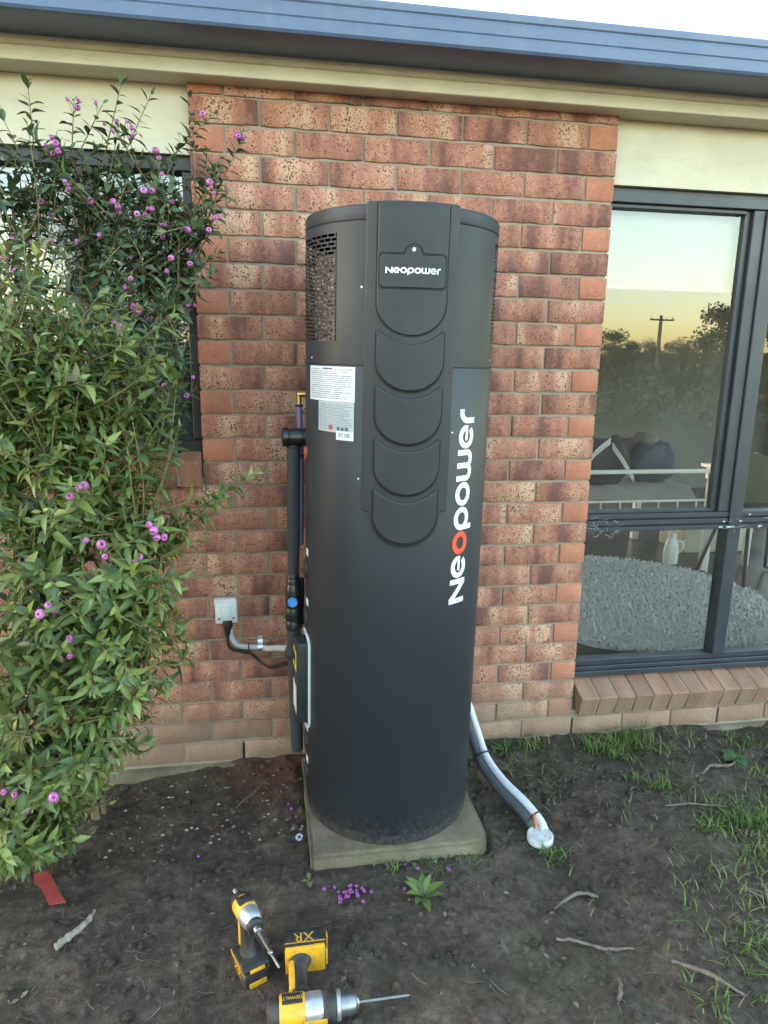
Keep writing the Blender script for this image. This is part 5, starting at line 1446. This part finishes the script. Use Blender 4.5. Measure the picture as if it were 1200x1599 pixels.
# ------------------------------------------------------------------ leaf litter, straw, chips, clods
V = []; F = []; Cc = []; r = random.Random(99)
LC = [(0.125, 0.105, 0.075), (0.10, 0.08, 0.058), (0.17, 0.15, 0.11), (0.08, 0.062, 0.045), (0.11, 0.098, 0.08)]
def inslab(x, y): return 0.34 < x < 0.97 and -0.69 < y < -0.05
for i in range(3600):
    x = r.uniform(-1.0, 2.9); y = r.uniform(-1.65, -0.03)
    if inslab(x, y): continue
    z = gh(x, y)+0.0015; a = r.uniform(0, 6.28); dx, dy = math.cos(a), math.sin(a)
    k = r.random(); col = r.choice(LC); q = r.uniform(.5, 1.15); col = tuple(c*q for c in col); n = len(V)
    if k < .62:      # straw fibre
        l = r.uniform(.006, .034); w = r.uniform(.0005, .0013); b = r.uniform(-.3, .3)*l
        for t in (-1, 0, 1):
            px = x+dx*l*t-dy*b*(1-t*t); py = y+dy*l*t+dx*b*(1-t*t); pz = gh(px, py)+.0015+r.uniform(0, .004)
            V += [(px-dy*w, py+dx*w, pz), (px+dy*w, py-dx*w, pz)]
        F += [(n, n+1, n+3, n+2), (n+2, n+3, n+5, n+4)]; Cc += [col]*6
    else:            # chip or dry leaf
        l = r.uniform(.003, .013); w = l*r.uniform(.3, .7)
        V += [(x-dx*l, y-dy*l, z), (x-dy*w, y+dx*w, z+r.uniform(0, .004)), (x+dx*l, y+dy*l, z+r.uniform(0, .003)), (x+dy*w, y-dx*w, z+r.uniform(0, .003))]
        F += [(n, n+3, n+2, n+1)]; Cc += [col]*4
for i in range(90):      # pale chips between slab and shrub
    x = r.uniform(-0.35, 0.345); y = r.uniform(-0.50, -0.06); n = len(V); l = r.uniform(.003, .009)
    z = gh(x, y)+.003; col = r.choice([(0.26, 0.25, 0.22), (0.22, 0.19, 0.19), (0.20, 0.11, 0.07), (0.15, 0.18, 0.08)])
    V += [(x-l, y, z), (x, y-l*.8, z+.001), (x+l, y+l*.2, z), (x, y+l*.7, z+.004)]; F += [(n, n+1, n+2, n+3)]; Cc += [col]*4
me = mdata('leaf_litter', V, F, M_LITTER, None); set_col(me, Cc)
lt = obj('leaf_litter', me); tag(lt, 'straw, bark chips and dry leaf bits scattered over the soil', 'leaf litter', kind='stuff')
V = []; F = []; r = random.Random(123)
ico = [(0, 0, 1), (0.89, 0, .45), (.28, .85, .45), (-.72, .53, .45), (-.72, -.53, .45), (.28, -.85, .45), (.72, .53, -.4), (-.28, .85, -.4), (-.89, 0, -.4), (-.28, -.85, -.4), (.72, -.53, -.4)]
icf = [(0, 1, 2), (0, 2, 3), (0, 3, 4), (0, 4, 5), (0, 5, 1), (1, 6, 2), (2, 6, 7), (2, 7, 3), (3, 7, 8), (3, 8, 4), (4, 8, 9), (4, 9, 5), (5, 9, 10), (5, 10, 1), (1, 10, 6)]
for i in range(7500):
    x = r.uniform(-1.0, 2.8); y = r.uniform(-1.65, -0.03)
    if inslab(x, y): continue
    s = 0.0022+0.015*r.random()**5; z = gh(x, y); n = len(V)
    for p in ico:
        k = s*r.uniform(.65, 1.3); V.append((x+p[0]*k, y+p[1]*k, z+p[2]*k*.75))
    F += [tuple(q+n for q in f) for f in icf]
cl_ = obj('soil_clods', mdata('soil_clods', V, F, M_SOIL, 60)); tag(cl_, 'crumbly dark clods lying on the garden soil', 'soil clods', kind='stuff')

# ------------------------------------------------------------------ behind the camera: the land mirrored in the window
M_TRUNK = simple('gum_bark', (0.16, 0.13, 0.10), 0.9, var=0.3)
def far_tree(lab, x, y, h, w, seed, trunk_frac=0.3, n=3600):
    r = random.Random(seed); t = root('gum_tree', lab, 'tree', (x, y, GZ), 'trees across the paddock')
    tk = MB(); tk.tube([(x, y, GZ-.2), (x+r.uniform(-.2, .2), y, h*.35), (x+r.uniform(-.4, .4), y, h*.7)], [h*.03, h*.022, h*.008], 8, smooth=3)
    cl = []
    for i in range(9):
        a = r.uniform(0, 6.28); q = w*.5*r.uniform(.2, .95); zz = h*r.uniform(trunk_frac+.08, .92)
        e = (x+q*math.cos(a), y+q*math.sin(a)*.6, zz); cl.append((e, h*r.uniform(.10, .17)))
        tk.tube([(x, y, h*.3), ((x+e[0])/2, (y+e[1])/2, zz*.8), e], [h*.012, h*.008, h*.003], 5)
    tk.build('trunk', M_TRUNK, t, 60)
    V = []; F = []; Cc = []
    for i in range(n):
        e, s = cl[i % len(cl)]
        d = Vector((r.gauss(0, 1), r.gauss(0, 1), r.gauss(0, .7))).normalized()*s*r.random()**.4
        p = Vector(e)+d*Vector((1.5, 1.5, 1)).length*.6
        q = h*.018*r.uniform(.6, 1.4); k = len(V)
        u = Vector((r.uniform(-1, 1), r.uniform(-1, 1), r.uniform(-1, 1))).normalized(); v2 = u.orthogonal().normalized()
        V += [p+u*q, p+v2*q*.6, p-u*q, p-v2*q*.6]; F.append((k, k+1, k+2, k+3)); c = r.uniform(.6, 1.2); Cc += [(.045*c, .06*c, .03*c)]*4
    me = mdata('crown', V, F, M_LEAF, None); set_col(me, Cc); obj('crown', me, t)
trees = [(53.0, -100.0, 7.3, 8.5, 'bushy dark tree left of the power pole in the window reflection'), (58.5, -101.0, 6.2, 7, 'low rounded tree just beside the power pole in the reflection'), (65.0, -100.0, 6.0, 6, 'thin airy tree right of the power pole in the reflection'), (70.0, -100.0, 6.9, 8, 'round topped tree in the middle of the reflected tree line'), (37.5, -49.0, 6.4, 7.0, 'big near tree by the right frame of the reflected view'), (42.5, -50.0, 7.6, 6.5, 'tall near tree reflected in the far right pane'), (49.0, -102.0, 6.0, 8, 'leftmost low tree of the reflected tree line'), (78.0, -101.0, 6.5, 9, 'broad tree at the right end of the reflected tree line')]
for i, (x, y, h, w, lab) in enumerate(trees): far_tree(lab, x, y, h, w, 200+i)
r = random.Random(5)
V = []; F = []; Cc = []
for i in range(16000):      # far scrub belt that reads as one mass
    x = r.uniform(-160, 190); y = -118 + r.uniform(-6, 6) + 12*noise.noise(Vector((x*.02, 0, 0)))
    hmax = 3.9 + 2.2*noise.noise(Vector((x*.07, 1, 0))) + 1.0*noise.noise(Vector((x*.3, 2, 0)))
    z = GZ + hmax*r.random()**.6
    q = r.uniform(.35, .8); k = len(V); p = Vector((x, y, z))
    u = Vector((r.uniform(-1, 1), r.uniform(-.4, .4), r.uniform(-1, 1))).normalized(); v2 = u.orthogonal().normalized()
    V += [p+u*q, p+v2*q*.8, p-u*q, p-v2*q*.8]; F.append((k, k+1, k+2, k+3)); c = r.uniform(.5, 1.1); Cc += [(.045*c, .055*c, .03*c)]*4
me = mdata('far_scrub', V, F, M_LEAF, None); set_col(me, Cc); fs_ = obj('far_scrub', me); tag(fs_, 'dark belt of far scrub mirrored in the window', 'scrub', kind='stuff')
V = []; F = []; Cc = []
for i in range(14000):      # rough hedge across the yard, a low dark band in the reflection
    x = r.uniform(-14, 30); y = -15.5 + r.uniform(-1.2, 1.2) + 1.5*noise.noise(Vector((x*.12, 0, 0)))
    hmax = 1.62 + 0.30*noise.noise(Vector((x*.35, 1, 0))) + 0.22*noise.noise(Vector((x*1.3, 2, 0)))
    p = Vector((x, y, GZ + hmax*r.random()**.7)); q = r.uniform(.05, .13); k = len(V)
    u = Vector((r.uniform(-1, 1), r.uniform(-.5, .5), r.uniform(-1, 1))).normalized(); v2 = u.orthogonal().normalized()
    V += [p+u*q, p+v2*q*.7, p-u*q, p-v2*q*.7]; F.append((k, k+1, k+2, k+3)); c = r.uniform(.5, 1.1); Cc += [(.035*c, .045*c, .025*c)]*4
me = mdata('hedge', V, F, M_LEAF, None); set_col(me, Cc); hg = obj('hedge', me); tag(hg, 'rough dark hedge across the yard mirrored low in the window', 'hedge', kind='stuff')
pole = root('power_pole', 'timber power pole with a crossarm mirrored in the window', 'power pole', (49.2, -79.8, GZ))
M_POLE = simple('weathered_timber', (0.07, 0.055, 0.045), 0.9)
MB().tube([(49.2, -79.8, GZ-.3), (49.2, -79.8, 7.9)], [0.30, 0.20], 10).build('post', M_POLE, pole)
MB().rbox((47.6, -79.65, 7.25), (50.8, -79.45, 7.45), .02).build('crossarm', M_POLE, pole)
for x in (47.75, 48.5, 49.9, 50.65): MB().lathe([(.05, 0), (.09, .1), (.05, .28)], 8, Matrix.Translation((x, -79.55, 7.46))).build('insulator', M_WHITE, pole)
